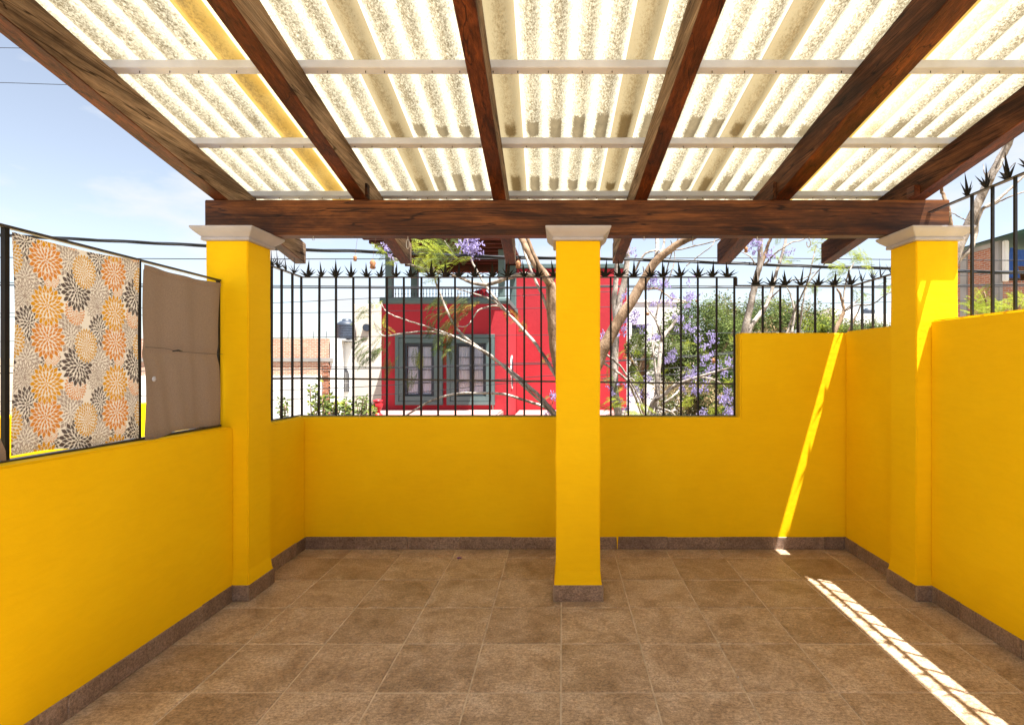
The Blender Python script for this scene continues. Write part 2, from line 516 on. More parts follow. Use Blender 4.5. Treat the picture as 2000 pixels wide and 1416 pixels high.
class MB:
    def __init__(self):
        self.v, self.f, self.mi, self.sm = [], [], [], []

    def add(self, verts, faces, mi=0, smooth=False):
        b = len(self.v)
        self.v.extend([tuple(p) for p in verts])
        for f in faces:
            self.f.append(tuple(b + i for i in f))
            self.mi.append(mi)
            self.sm.append(smooth)

    def hexa(self, c, mi=0):
        """c: 4 bottom corners then 4 top corners, counter-clockwise from above; mi an int or six ints (bottom, top, 4 sides)."""
        fs = [(3, 2, 1, 0), (4, 5, 6, 7), (0, 1, 5, 4), (1, 2, 6, 5), (2, 3, 7, 6), (3, 0, 4, 7)]
        m = [mi] * 6 if isinstance(mi, int) else mi
        b = len(self.v)
        self.v.extend([tuple(p) for p in c])
        for f, k in zip(fs, m):
            self.f.append(tuple(b + i for i in f)); self.mi.append(k); self.sm.append(False)

    def box(self, x0, x1, y0, y1, z0, z1, mi=0):
        self.hexa([(x0, y0, z0), (x1, y0, z0), (x1, y1, z0), (x0, y1, z0),
                   (x0, y0, z1), (x1, y0, z1), (x1, y1, z1), (x0, y1, z1)], mi)

    def prism(self, outline, axis, a, b, mi=0):
        """A closed outline of (u, v), counter-clockwise, pushed from a to b along the axis."""
        def pt(u, w, t):
            return (t, u, w) if axis == 0 else (u, t, w) if axis == 1 else (u, w, t)
        n = len(outline)
        vs = [pt(u, w, a) for u, w in outline] + [pt(u, w, b) for u, w in outline]
        fs = [tuple(range(n)), tuple(range(2 * n - 1, n - 1, -1))]
        fs += [(i, n + i, n + (i + 1) % n, (i + 1) % n) for i in range(n)]
        self.add(vs, fs, mi)

    def tube(self, pts, r, n=6, mi=0, cap=True, smooth=True):
        pts = [Vector(p) for p in pts]
        rs = r if isinstance(r, (list, tuple)) else [r] * len(pts)
        up = Vector((0, 0, 1))
        t0 = (pts[1] - pts[0]).normalized()
        if abs(t0.dot(up)) > 0.9:
            up = Vector((1, 0, 0))
        u = t0.cross(up).normalized()
        vs, fs = [], []
        for i, p in enumerate(pts):
            a = pts[max(0, i - 1)]; b = pts[min(len(pts) - 1, i + 1)]
            t = (b - a).normalized()
            u = (u - t * u.dot(t))
            u = u.normalized() if u.length > 1e-6 else t.orthogonal().normalized()
            w = t.cross(u)
            for k in range(n):
                an = 2 * math.pi * (k + 0.5) / n
                vs.append(p + (u * math.cos(an) + w * math.sin(an)) * rs[i])
        for i in range(len(pts) - 1):
            for k in range(n):
                a = i * n + k; b = i * n + (k + 1) % n
                fs.append((a, b, b + n, a + n))
        if cap:
            fs.append(tuple(range(n - 1, -1, -1)))
            fs.append(tuple(range((len(pts) - 1) * n, len(pts) * n)))
        self.add(vs, fs, mi, smooth)

    def lathe(self, c, prof, n=20, mi=0, smooth=True):
        vs, fs = [], []
        for r, z in prof:
            for k in range(n):
                a = 2 * math.pi * k / n
                vs.append((c[0] + r * math.cos(a), c[1] + r * math.sin(a), c[2] + z))
        for i in range(len(prof) - 1):
            for k in range(n):
                a = i * n + k; b = i * n + (k + 1) % n
                fs.append((a, b, b + n, a + n))
        fs.append(tuple(range(n - 1, -1, -1)))
        fs.append(tuple(range((len(prof) - 1) * n, len(prof) * n)))
        self.add(vs, fs, mi, smooth)

    def square_loft(self, cx, cy, rings, mi=0):
        """Rings of (half-width x, half-width y, z): a square profile such as a capital."""
        vs, fs = [], []
        for hx, hy, z in rings:
            vs += [(cx - hx, cy - hy, z), (cx + hx, cy - hy, z), (cx + hx, cy + hy, z), (cx - hx, cy + hy, z)]
        for i in range(len(rings) - 1):
            for k in range(4):
                a = i * 4 + k; b = i * 4 + (k + 1) % 4
                fs.append((a, b, b + 4, a + 4))
        fs.append((3, 2, 1, 0))
        m = (len(rings) - 1) * 4
        fs.append((m, m + 1, m + 2, m + 3))
        self.add(vs, fs, mi)

    def mesh(self, name, mats, off=Vector((0, 0, 0)), bevel=0.0, seg=2, limit=None):
        me = bpy.data.meshes.new(name)
        vs = np.array(self.v, dtype=np.float64) - np.array(off)
        me.from_pydata(vs.tolist(), [], self.f)
        mats = mats if isinstance(mats, (list, tuple)) else [mats]
        for m in mats:
            me.materials.append(m)
        if len(mats) > 1:
            me.polygons.foreach_set('material_index', self.mi)
        me.polygons.foreach_set('use_smooth', self.sm)
        if bevel:
            bm = bmesh.new(); bm.from_mesh(me)
            bmesh.ops.remove_doubles(bm, verts=bm.verts, dist=1e-5)
            es = [e for e in bm.edges if len(e.link_faces) == 2 and e.calc_face_angle(0) > 0.5]
            bmesh.ops.bevel(bm, geom=es, offset=bevel, segments=seg, affect='EDGES', clamp_overlap=True)
            bm.to_mesh(me); bm.free()
        me.update()
        return me

    def build(self, name, mats, parent=None, origin=None, bevel=0.0, seg=2, **kw):
        if parent is not None:
            off = world_loc(parent)
            o = link(name, self.mesh(name, mats, off, bevel, seg), parent)
        else:
            off = Vector(origin) if origin is not None else Vector((0, 0, 0))
            o = link(name, self.mesh(name, mats, off, bevel, seg), None, off)
        return props(o, **kw)


def smooth_path(pts, sub=5, jit=0.0):
    """Catmull-Rom through the points."""
    pts = [Vector(p) for p in pts]
    out = []
    for i in range(len(pts) - 1):
        p0 = pts[max(0, i - 1)]; p1 = pts[i]; p2 = pts[i + 1]; p3 = pts[min(len(pts) - 1, i + 2)]
        for s in range(sub):
            t = s / sub
            q = 0.5 * ((2 * p1) + (p2 - p0) * t + (2 * p0 - 5 * p1 + 4 * p2 - p3) * t * t + (3 * p1 - p0 - 3 * p2 + p3) * t ** 3)
            if jit:
                q = q + Vector((random.gauss(0, jit), random.gauss(0, jit), random.gauss(0, jit)))
            out.append(q)
    out.append(pts[-1])
    return out


# ------------------------------------------------------------------ dimensions of the terrace
TILE = 0.45
XL, XR = -2.225, 2.495            # inner faces of the side walls
XRET_L, XRET_R = -2.225, 2.452    # inner faces of the returns beside the back wall
YB, YB2 = 4.59, 4.74              # back wall, inner and outer face
YC = 3.588                        # front of the pillars
ZL, ZB, ZH, ZR = 1.172, 1.136, 1.868, 1.893
GROUND = -3.3

# ------------------------------------------------------------------ setting: ground, street, terrace floor
mb = MB(); mb.box(-600, 600, -300, 900, GROUND - 0.5, GROUND)
mb.build('ground', M_ground, kind='structure')
mb = MB(); mb.box(-120, 120, 5.9, 10.4, GROUND - 0.2, GROUND + 0.012)
mb.build('street', M_street, kind='structure')
mb = MB(); mb.box(-120, 120, 10.4, 11.6, GROUND - 0.2, GROUND + 0.14)
mb.box(-120, 120, 4.8, 5.9, GROUND - 0.2, GROUND + 0.14)
mb.build('pavement', M_pave, kind='structure', bevel=0.02)

mb = MB(); mb.box(-2.39, 2.67, -4.2, 4.735, -0.25, -0.003)
floor = mb.build('terrace_floor', M_grout, kind='structure')
mb = MB(); mb.box(-2.36, 2.64, -4.1, 4.70, GROUND, -0.26)
mb.build('lower_storey', M_yellow, kind='structure')
floor['kind'] = 'structure'


def tile_mesh(sx, sy, h=0.012, g=0.0036, b=0.003):
    m = MB()
    x, y = sx / 2 - g, sy / 2 - g
    lo = [(-x, -y, -h), (x, -y, -h), (x, y, -h), (-x, y, -h)]
    md = [(-x, -y, -b * 0.7), (x, -y, -b * 0.7), (x, y, -b * 0.7), (-x, y, -b * 0.7)]
    tp = [(-x + b, -y + b, 0), (x - b, -y + b, 0), (x - b, y - b, 0), (-x + b, y - b, 0)]
    fs = []
    for a in (0, 4):
        fs += [(a + i, a + (i + 1) % 4, a + 4 + (i + 1) % 4, a + 4 + i) for i in range(4)]
    fs.append((8, 9, 10, 11))
    m.add(lo + md + tp, fs)
    return m.mesh('tile', M_tile)


full = tile_mesh(TILE, TILE)
back_row = tile_mesh(TILE, 0.31)
for r in range(-1, 15):
    for c in range(-5, 6):
        cx = c * TILE - 0.005 + TILE / 2
        if r == -1:
            o = link('tile', back_row, floor, (cx, 4.38 + 0.155, 0))
        else:
            o = link('tile', full, floor, (cx, 4.38 - TILE * (r + 0.5), 0))
        o.rotation_euler = (random.gauss(0, 0.0012), random.gauss(0, 0.0012), random.choice((0, 0, 1, 2, 3)) * 0.0 + random.gauss(0, 0.0010))
        o.location.z += random.gauss(0, 0.0006)


# ------------------------------------------------------------------ walls with skirting tiles
def skirting(parent, p0, p1, nrm, first=TILE, h=0.105, th=0.010):
    """Skirting tiles on a wall from p0 to p1 (x, y), nrm the direction into the terrace."""
    d = Vector((p1[0] - p0[0], p1[1] - p0[1])); L = d.length; d /= L
    n = Vector(nrm)
    off = world_loc(parent)
    a = 0.0; b = min(first, L)
    # mortar behind the joints
    m = MB()
    def quad(s0, s1, t0, t1, z0, z1, mm):
        c = []
        for z in (z0, z1):
            q = [(s0, t0), (s1, t0), (s1, t1), (s0, t1)]
            for s, t in q:
                c.append((p0[0] + d.x * s + n.x * t, p0[1] + d.y * s + n.y * t, z))
        if d.x * n.y - d.y * n.x < 0:
            c = [c[3], c[2], c[1], c[0], c[7], c[6], c[5], c[4]]
        mm.hexa(c)
    quad(0, L, -0.004, th - 0.004, -0.004, h - 0.006, m)
    m.build('mortar', M_mortar, parent)
    while a < L - 0.02:
        m = MB()
        quad(a + 0.0015, b - 0.0015, -0.006, th + random.uniform(-0.0015, 0.002), 0.001, h + random.uniform(-0.003, 0.003), m)
        m.build('skirting_tile', M_skirt, parent, bevel=0.002, seg=1)
        a = b; b = min(L, b + TILE)


def wobble(o, amp=0.0025, scale=2.3):
    """Hand-trowelled plaster: nothing is dead flat."""
    for v in o.data.vertices:
        w = v.co + o.location
        v.co += Vector((noise.noise(w * scale), noise.noise(w * scale + Vector((9, 0, 0))), noise.noise(w * scale + Vector((0, 9, 0))))) * amp


# left parapet: a hump along the top, as cast
mb = MB()
ys = [-4.0, -2, 0, 1.0, 1.6, 2.0, 2.4, 2.8, 3.2, YC + 0.004]
zs = [1.20, 1.20, 1.195, 1.192, 1.19, 1.188, 1.183, 1.178, 1.174, 1.170]
n = len(ys)
vs = []
for y, z in zip(ys, zs):
    vs += [(XL, y, -0.02), (XL, y, z), (-2.40, y, z + 0.004), (-2.40, y, GROUND)]
fs = []
for i in range(n - 1):
    a = i * 4
    fs += [(a, a + 1, a + 5, a + 4), (a + 1, a + 2, a + 6, a + 5), (a + 2, a + 3, a + 7, a + 6), (a + 3, a, a + 4, a + 7)]
fs += [(3, 2, 1, 0), ((n - 1) * 4, (n - 1) * 4 + 1, (n - 1) * 4 + 2, (n - 1) * 4 + 3)]
mb.add(vs, fs)
left_wall = mb.build('left_parapet', M_yellow, bevel=0.010, seg=2, label='low yellow parapet below the floral curtain on the left side', cat='wall')
skirting(left_wall, (XL, -3.8), (XL, YC), (1, 0), first=0.33)

# back wall: low run, raised run on the right, both returns
mb = MB()
mb.prism([(-2.40, GROUND), (2.62, GROUND), (2.62, ZH), (1.545, ZH), (1.545, ZB), (-2.40, ZB)], 1, YB, YB2)
mb.box(-2.40, XRET_L, 3.80, YB - 0.002, -0.02, ZB + 0.008)
mb.box(XRET_R, 2.62, 3.80, YB - 0.002, -0.02, ZH + 0.012)
back_wall = mb.build('back_wall', M_yellow, bevel=0.011, seg=3, label='yellow back wall that steps up on the right, under the spiked railing', cat='wall')
skirting(back_wall, (XRET_L + 0.01, YB), (XRET_R - 0.01, YB), (0, -1), first=0.43)
skirting(back_wall, (XRET_L, YB), (XRET_L, 3.87), (1, 0), first=0.16)
skirting(back_wall, (XRET_R, YB), (XRET_R, 3.87), (-1, 0), first=0.20)
mb = MB()
x0 = (1205 - VX) * YB / FPX
mb.add([(x0 - .006, YB - .0135, .11), (x0 + .012, YB - .0135, .112), (x0 + .006, YB - .0135, .06), (x0 + .003, YB - .0135, .004), (x0 - .001, YB - .0135, .004), (x0 - .002, YB - .0135, .06),
        (x0 - .006, YB - .005, .11), (x0 + .012, YB - .005, .112), (x0 + .006, YB - .005, .06), (x0 + .003, YB - .005, .004), (x0 - .001, YB - .005, .004), (x0 - .002, YB - .005, .06)],
       [(5, 4, 3, 2, 1, 0), (0, 1, 7, 6), (1, 2, 8, 7), (2, 3, 9, 8), (4, 5, 11, 10), (5, 0, 6, 11)])
mb.build('paint_drip', M_yellow, back_wall)

# right wall
mb = MB()
mb.box(XR, 2.70, -4.0, YC + 0.004, -0.02, ZR)
right_wall = mb.build('right_wall', M_yellow, bevel=0.012, seg=3, label='tall yellow side wall at the right with steel bars on top', cat='wall')
skirting(right_wall, (XR, -3.8), (XR, YC), (-1, 0), first=0.37)


# ------------------------------------------------------------------ pillars
def pillar(name, label, x0, x1, y0, y1, flare=0.012, skirts=()):
    t = thing(name, label, 'pillar', ((x0 + x1) / 2, (y0 + y1) / 2, 0), 'yellow pillars under the beam')
    cx, cy = (x0 + x1) / 2, (y0 + y1) / 2
    hx, hy = (x1 - x0) / 2, (y1 - y0) / 2
    m = MB()
    rings = [(hx + flare, hy + flare, -0.02), (hx + flare, hy + flare, 0.108), (hx + flare * 0.7, hy + flare * 0.7, 0.125), (hx + 0.001, hy + 0.001, 0.20)]
    for k in range(1, 12):
        z = 0.2 + k * 0.1878
        rings.append((hx + random.gauss(0, 0.0012), hy + random.gauss(0, 0.0012), z))
    rings.append((hx, hy, 2.432))
    m.square_loft(cx, cy, rings)
    m.build('shaft', M_yellow, t, bevel=0.006, seg=2)
    m = MB()
    o = 0.075
    m.square_loft(cx, cy, [(hx + .004, hy + .004, 2.43), (hx + .022, hy + .022, 2.431), (hx + .022, hy + .022, 2.450), (hx + .016, hy + .016, 2.451),
                           (hx + .030, hy + .030, 2.464), (hx + .050, hy + .050, 2.482), (hx + .064, hy + .064, 2.499), (hx + .068, hy + .068, 2.503), (hx + .070, hy + .070, 2.517)])
    m.build('capital', M_cap, t, bevel=0.003, seg=2)
    for p0, p1, nn in skirts:
        skirting(t, p0, p1, nn, first=1.0)
    return t


e = 0.012
pillar('pillar', 'yellow pillar at the left, beside the grey curtain', -2.409, -2.125, YC, YC + .284,
       skirts=[((XL, YC - e), (-2.125 + e, YC - e), (0, -1)), ((-2.125 + e, YC - e - .01), (-2.125 + e, YC + .284 + e), (1, 0))])
pillar('pillar', 'yellow pillar standing free in the middle of the tiled floor', -0.041, 0.259, YC, YC + .30,
       skirts=[((-0.041 - e, YC - e), (0.259 + e, YC - e), (0, -1)), ((0.259 + e, YC - e - .01), (0.259 + e, YC + .30 + e), (1, 0)),
               ((-0.041 - e, YC - e - .01), (-0.041 - e, YC + .30 + e), (-1, 0)), ((-0.041 - e, YC + .30 + e), (0.259 + e, YC + .30 + e), (0, 1))])
pillar('pillar', 'yellow pillar at the right, partly in direct sun', 2.397, 2.683, YC, YC + .284,
       skirts=[((2.397 - e, YC - e), (XR, YC - e), (0, -1)), ((2.397 - e, YC - e - .01), (2.397 - e, YC + .284 + e), (-1, 0))])

# ------------------------------------------------------------------ pergola: beam, rafters, battens, fibreglass sheets
SL = 0.1786
SKEW = -0.031
BY0, BY1 = 3.790, 3.905
BZ0, BZ1 = 2.519, 2.772
Y_TAIL, Y_NEAR = 5.04, 1.22
pergola = thing('pergola', 'brown timber pergola with a translucent corrugated roof', 'pergola', (0.1, 3.85, BZ0))


def zraf(y):
    return BZ1 - SL * (y - 3.796)


mb = MB()
N = 40
bx0, bx1 = -2.552, 2.770
vs, fs = [], []
for i in range(N + 1):
    x = bx0 + (bx1 - bx0) * i / N
    w = lambda s: noise.noise(Vector((x * 1.7, s, 0))) * 0.004
    vs += [(x, BY0 + w(1), BZ0 + (0 if abs(x) > 2 else w(2))), (x, BY1 + w(3), BZ0), (x, BY1 + w(4), BZ1 - 0.002 + w(5) * .4), (x, BY0 + w(6), BZ1 - 0.002 + w(7) * .4)]
for i in range(N):
    a = i * 4
    fs += [(a + k, a + (k + 1) % 4, a + 4 + (k + 1) % 4, a + 4 + k) for k in range(4)]
fs = [tuple(reversed(f)) for f in fs] + [(0, 1, 2, 3), (N * 4 + 3, N * 4 + 2, N * 4 + 1, N * 4)]
mb.add(vs, fs)
mb.build('beam', W_beam, pergola, bevel=0.005, seg=2)

RH = 0.190
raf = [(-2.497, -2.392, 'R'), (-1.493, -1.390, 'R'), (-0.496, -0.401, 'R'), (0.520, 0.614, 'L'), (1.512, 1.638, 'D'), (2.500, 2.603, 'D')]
for x0, x1, side in raf:
    m = MB()
    segs = 24
    vs, fs, mi = [], [], []
    for i in range(segs + 1):
        y = Y_NEAR + (Y_TAIL - Y_NEAR) * i / segs
        dx = SKEW * (y - 3.796)
        w = [noise.noise(Vector((x0 * 3, y * 1.3, k * 7))) * 0.003 for k in range(4)]
        z = zraf(y)
        vs += [(x0 + dx + w[0], y, z + w[2] * .3), (x1 + dx + w[1], y, z + w[3] * .3), (x1 + dx + w[1], y, z + RH), (x0 + dx + w[0], y, z + RH)]
    s_l = 2 if side == 'D' else 1  # side colours carry both timber variation and how the roof lights them
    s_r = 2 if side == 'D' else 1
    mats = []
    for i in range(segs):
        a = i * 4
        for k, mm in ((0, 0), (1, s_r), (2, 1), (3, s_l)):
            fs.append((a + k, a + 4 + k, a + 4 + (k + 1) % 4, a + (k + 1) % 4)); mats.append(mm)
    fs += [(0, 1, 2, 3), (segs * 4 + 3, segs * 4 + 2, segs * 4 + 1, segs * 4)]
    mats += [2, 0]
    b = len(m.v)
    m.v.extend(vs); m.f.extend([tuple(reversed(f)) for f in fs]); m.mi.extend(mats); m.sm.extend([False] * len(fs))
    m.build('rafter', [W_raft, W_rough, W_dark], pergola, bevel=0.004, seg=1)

for yb in (4.80, 4.127, 3.444, 2.774, 2.10, 1.43):
    m = MB()
    z0 = zraf(yb) + RH + 0.001
    y0, y1 = yb, yb + 0.052
    zz = -SL * 0.052
    m.hexa([(-2.53, y0, z0), (2.598, y0, z0), (2.598, y1, z0 + zz), (-2.53, y1, z0 + zz),
            (-2.53, y0, z0 + .042), (2.598, y0, z0 + .042), (2.598, y1, z0 + .042 + zz), (-2.53, y1, z0 + .042 + zz)])
    bt = m.build('batten', M_batten, pergola, bevel=0.003, seg=1)
    if 2.0 < yb < 4.5:
        m = MB()
        for k in range(30):
            x = -2.4 + k * 0.168 + random.gauss(0, .02)
            m.tube([(x, y0 + .026, z0 - .016), (x, y0 + .026, z0 + .01)], 0.0022, 5)
        m.build('screw_tip', M_iron, bt, kind='stuff')

PITCH, AMP = 0.145, 0.019
battens_y = [4.80, 4.127, 3.444, 2.774, 2.10]
for s in range(7):
    xs0 = -2.590 + 0.725 * s
    xs1 = xs0 + 0.725 + (0.150 if s < 6 else 0.115)
    nx = 72; ny = 110
    xsv = np.linspace(xs0, xs1, nx + 1)
    ysv = np.concatenate([np.linspace(1.25, 1.9, 12, endpoint=False), np.linspace(1.9, 4.955, ny - 12 + 1)])
    X, Y = np.meshgrid(xsv, ysv)
    ph = 2 * np.pi * (X + 2.59) / PITCH
    Z = BZ1 - SL * (Y - 3.796) + RH + 0.046 + AMP + AMP * np.cos(ph) + 0.0035 * (s % 2)
    valley = 0.5 - 0.5 * np.cos(ph)
    lap = np.zeros_like(X)
    if s > 0:
        lap = np.maximum(lap, np.clip((xs0 + 0.165 - X) / 0.02, 0, 1))
    if s < 6:
        lap = np.maximum(lap, np.clip((X - (xs1 - 0.165)) / 0.02, 0, 1))
    if s in (1, 6):
        lap = np.maximum(lap, 0.6 * np.clip((xs0 + 0.30 - X) / 0.05, 0, 1))
    pool = np.zeros_like(X)
    strength = {0: .1, 1: .1, 2: .7, 3: 1.0, 4: .9, 5: .5, 6: .3}[s]
    vi = np.round((X + 2.59) / PITCH - 0.5)
    for yb in battens_y[1:3]:
        ln = 0.10 + 0.13 * (np.sin(vi * 12.9898 + yb * 78.2) * 0.5 + 0.5)
        u = (yb - Y) / ln
        pool = np.maximum(pool, np.where((u > -0.1) & (u < 1), np.clip((1 - u) * 5, 0, 1), 0) * np.clip((valley - 0.45) * 4, 0, 1) * strength)
    XX = X + SKEW * (Y - 3.796)
    verts = np.stack([XX.ravel(), Y.ravel(), Z.ravel()], 1)
    R, C = X.shape
    idx = np.arange(R * C).reshape(R, C)
    faces = np.stack([idx[:-1, :-1].ravel(), idx[:-1, 1:].ravel(), idx[1:, 1:].ravel(), idx[1:, :-1].ravel()], 1)
    off = np.array(world_loc(pergola))
    me = bpy.data.meshes.new('roof_sheet')
    me.from_pydata((verts - off).tolist(), [], faces.tolist())
    me.polygons.foreach_set('use_smooth', [True] * len(me.polygons))
    yel = np.where(X < (xs0 + xs1) / 2, 1.0 if s in (1, 6) else .25, 1.0 if s in (0, 5) else .25)
    for nm, arr in (('valley', valley), ('lap', lap), ('pool', pool), ('yellowed', yel)):
        at = me.attributes.new(nm, 'FLOAT', 'POINT')
        at.data.foreach_set('value', arr.ravel().astype(np.float32))
    me.materials.append(M_sheet)
    link('roof_sheet', me, pergola)

# small wedges and blocks nailed at the rafter feet
mb = MB(); mb.box(1.49, 1.514, 3.74, 3.79, BZ1 - .01, BZ1 + .11)
mb.build('wedge', W_dark, pergola, bevel=0.003)
mb = MB(); mb.box(-1.392, -1.372, 3.74, 3.788, BZ1 - .006, BZ1 + .10)
mb.build('wedge', W_dark, pergola, bevel=0.003)
mb = MB(); mb.box(2.458, 2.501, 3.70, 3.785, BZ1 + .002, BZ1 + .075)
mb.build('wood_block', W_raft, pergola, bevel=0.003)
mb = MB(); mb.box(-2.30, -2.19, 3.705, 3.788, 2.5175, 2.545)
mb.build('shim', W_beam, pergola, bevel=0.003)

# hooks under the beam
hooks = [('open ring hook nearest the second rafter from the left', 796.7, 'ring'), ('small screw hook near the left end of the beam', 612, 'eye'),
         ('small screw hook just right of the middle pillar', 1258, 'eye'), ('long hook right of the middle pillar under the beam', 1353, 'long'),
         ('small screw hook beside the second rafter tail from the right', 1479, 'eye'), ('curled hook between the two right rafter tails', 1580, 'curl')]
for lab, px, kind in hooks:
    yb = 3.835
    x = (px - VX) * yb / FPX
    z = BZ0
    m = MB()
    if kind == 'eye':
        pts = [(x, yb, z + .01), (x, yb, z - .012)]
        m.tube(pts, .0025, 6)
        m.tube([(x + .008 * math.sin(a), yb, z - .020 + .008 * math.cos(a)) for a in np.linspace(0, 5.8, 10)], .0018, 5)
    elif kind == 'ring':
        m.tube([(x, yb, z + .01), (x, yb, z - .02)], .0026, 6)
        m.tube([(x + .011 * math.sin(a), yb, z - .055 + .035 * math.cos(a)) for a in np.linspace(0, 6.283, 18)], .0034, 6)
    elif kind == 'long':
        m.tube([(x, yb, z + .01), (x, yb, z - .055), (x + .004, yb, z - .066), (x + .012, yb, z - .068), (x + .018, yb, z - .058)], .0026, 6)
    else:
        m.tube([(x, yb, z + .01), (x, yb, z - .025)] + [(x - .002 + .014 * math.sin(a), yb, z - .052 + .027 * math.cos(a)) for a in np.linspace(0.1, 5.2, 14)], .0032, 6)
    m.build('hook', M_hook, origin=(x, yb, z), label='metal ' + lab, cat='hook', group='hooks under the beam')


# ------------------------------------------------------------------ railings
def bar_mesh(h, w=0.0155):
    m = MB(); m.box(-w / 2, w / 2, -w / 2, w / 2, 0, h)
    return m.mesh('bar', M_steel)


def spike_mesh(seed):
    r = random.Random(seed)
    m = MB()
    for ang, ln, wd, lean in ((0, .158, .026, 0), (-38, .098, .020, .01), (39, .100, .020, -.012), (-63, .100, .013, .03), (62, .102, .013, -.03), (r.uniform(-18, 18), .09, .018, .05)):
        a = rad(ang + r.uniform(-7, 7))
        ln *= r.uniform(.88, 1.08)
        dx, dz = math.sin(a), math.cos(a)
        px, pz = dz, -dx
        ly = lean + r.uniform(-.012, .012)
        hw = wd / 2
        base = [(-px * hw, -.004, -pz * hw), (px * hw, -.004, -pz * -hw), (px * hw, .004, pz * hw), (-px * hw, .004, -pz * hw)]
        mid = 0.25
        q = [(dx * ln * mid + px * hw * s, ly * mid + ty, dz * ln * mid + pz * hw * s) for s, ty in ((-1.15, 0), (0, -.005), (1.15, 0), (0, .005))]
        b0 = [(px * hw * s * .7, ty, pz * hw * s * .7) for s, ty in ((-1, 0), (0, -.004), (1, 0), (0, .004))]
        tip = (dx * ln, ly, dz * ln)
        vs = b0 + q + [tip]
        fs = [(i, (i + 1) % 4, 4 + (i + 1) % 4, 4 + i) for i in range(4)] + [(4 + i, 4 + (i + 1) % 4, 8) for i in range(4)] + [(3, 2, 1, 0)]
        m.add(vs, fs)
    return m.mesh('spike_cluster', M_steel)


SPIKES = [spike_mesh(s) for s in range(11)]


def rail(parent, name, a, b, w=0.012, h=0.022, mat=None):
    """A flat bar from a to b."""
    a, b = Vector(a), Vector(b)
    d = (b - a).normalized()
    s = d.cross(Vector((0, 0, 1))).normalized() * (w / 2)
    u = Vector((0, 0, h / 2))
    m = MB()
    m.hexa([a - s - u, a + s - u, b + s - u, b - s - u, a - s + u, a + s + u, b + s + u, b - s + u][::1])
    return m.build(name, mat or M_rail, parent, bevel=0.0015, seg=1)


RYB = 4.672
RXL, RXR = -2.29, 2.568
ZT, ZT2, ZTR = 2.362, 2.288, 2.292
br = thing('railing', 'black steel railing with agave shaped spikes on the back wall', 'railing', (0, RYB, ZB))
o3 = lambda p: Vector(p) - br.location
xs_step = (1438 - VX) * RYB / FPX
# rails
rail(br, 'top_rail', (RXL - .01, RYB, ZT), (xs_step, RYB, ZT), .030, .010)
rail(br, 'top_rail', (RXL, RYB - .016, ZT + .0005), (RXL, 3.86, ZT + .012), .030, .010)
rail(br, 'bottom_rail', (RXL, RYB, ZB + .010), (xs_step - .01, RYB, ZB + .010), .030, .008)
rail(br, 'bottom_rail', (RXL, RYB - .016, ZB + .016), (RXL, 3.86, ZB + .022), .030, .008)
rail(br, 'middle_rail', (RXL, RYB, 1.474), (1.53, RYB, 1.424), .010, .016)
rail(br, 'middle_rail', (RXL, RYB - .006, 1.474), (RXL, 3.86, 1.488), .010, .016)
m = MB(); m.box(xs_step - .006, xs_step + .006, RYB - .015, RYB + .015, ZT2 - .005, ZT - .005)
m.build('step_bar', M_rail, br)
rail(br, 'top_rail', (xs_step, RYB, ZT2), (RXR + .01, RYB, ZT2), .030, .010)
rail(br, 'top_rail', (RXR, RYB - .016, ZT2 + .0005), (RXR, 3.86, ZT2 + .012), .030, .010)
bar_lo = bar_mesh(ZT - ZB - .008)
bar_hi = bar_mesh(ZT2 - ZH + .01)
for px in (589.6, 622.7, 656.5, 690, 723, 755.7, 789, 822.6, 855.7, 889.6, 923, 956.6, 990.7, 1024, 1057.4, 1091, 1125, 1159, 1193, 1227, 1261, 1296, 1330, 1363.5, 1398.5, 1434.5):
    o = link('bar', bar_lo, br, o3(((px - VX) * RYB / FPX, RYB, ZB + .006)))
    o.rotation_euler = (random.gauss(0, .0015), random.gauss(0, .002), 0)
for px in (571, 550, 530.5):
    y = RXL * FPX / (px - VX)
    link('bar', bar_lo, br, o3((RXL, y, ZB + .018)))
for px in (1489.7, 1523.9, 1558, 1592, 1627.5, 1663.5):
    link('bar', bar_hi, br, o3(((px - VX) * RYB / FPX, RYB, ZH - .012)))
for px in (1684, 1705, 1728, 1748):
    y = RXR * FPX / (px - VX)
    link('bar', bar_hi, br, o3((RXR, y, ZH - .004)))


def spike(parent, p, yaw=0.0):
    o = link('spike_cluster', random.choice(SPIKES), parent, Vector(p) - parent.location)
    o.rotation_euler = (random.gauss(0, .07), random.gauss(0, .07), yaw + random.gauss(0, .25) + random.choice((0, math.pi)))
    s = random.uniform(.88, 1.05)
    o.scale = (s, s, s)


for px in (601, 628, 656, 686, 716, 743, 773, 802, 842, 870, 896, 926, 962, 992, 1024, 1051, 1082, 1113, 1146, 1182, 1210, 1238, 1270, 1296, 1329, 1363, 1392, 1421):
    spike(br, ((px - VX) * RYB / FPX, RYB, ZT + .004))
for px in (543, 559, 574, 530):
    spike(br, (RXL, RXL * FPX / (px - VX), ZT + .012), math.pi / 2 + .6)
for px in (1476, 1507.6, 1534, 1564, 1598, 1630, 1662):
    spike(br, ((px - VX) * RYB / FPX, RYB, ZT2 + .004))
for px in (1684, 1704, 1720, 1741):
    spike(br, (RXR, RXR * FPX / (px - VX), ZT2 + .012), math.pi / 2 - .6)

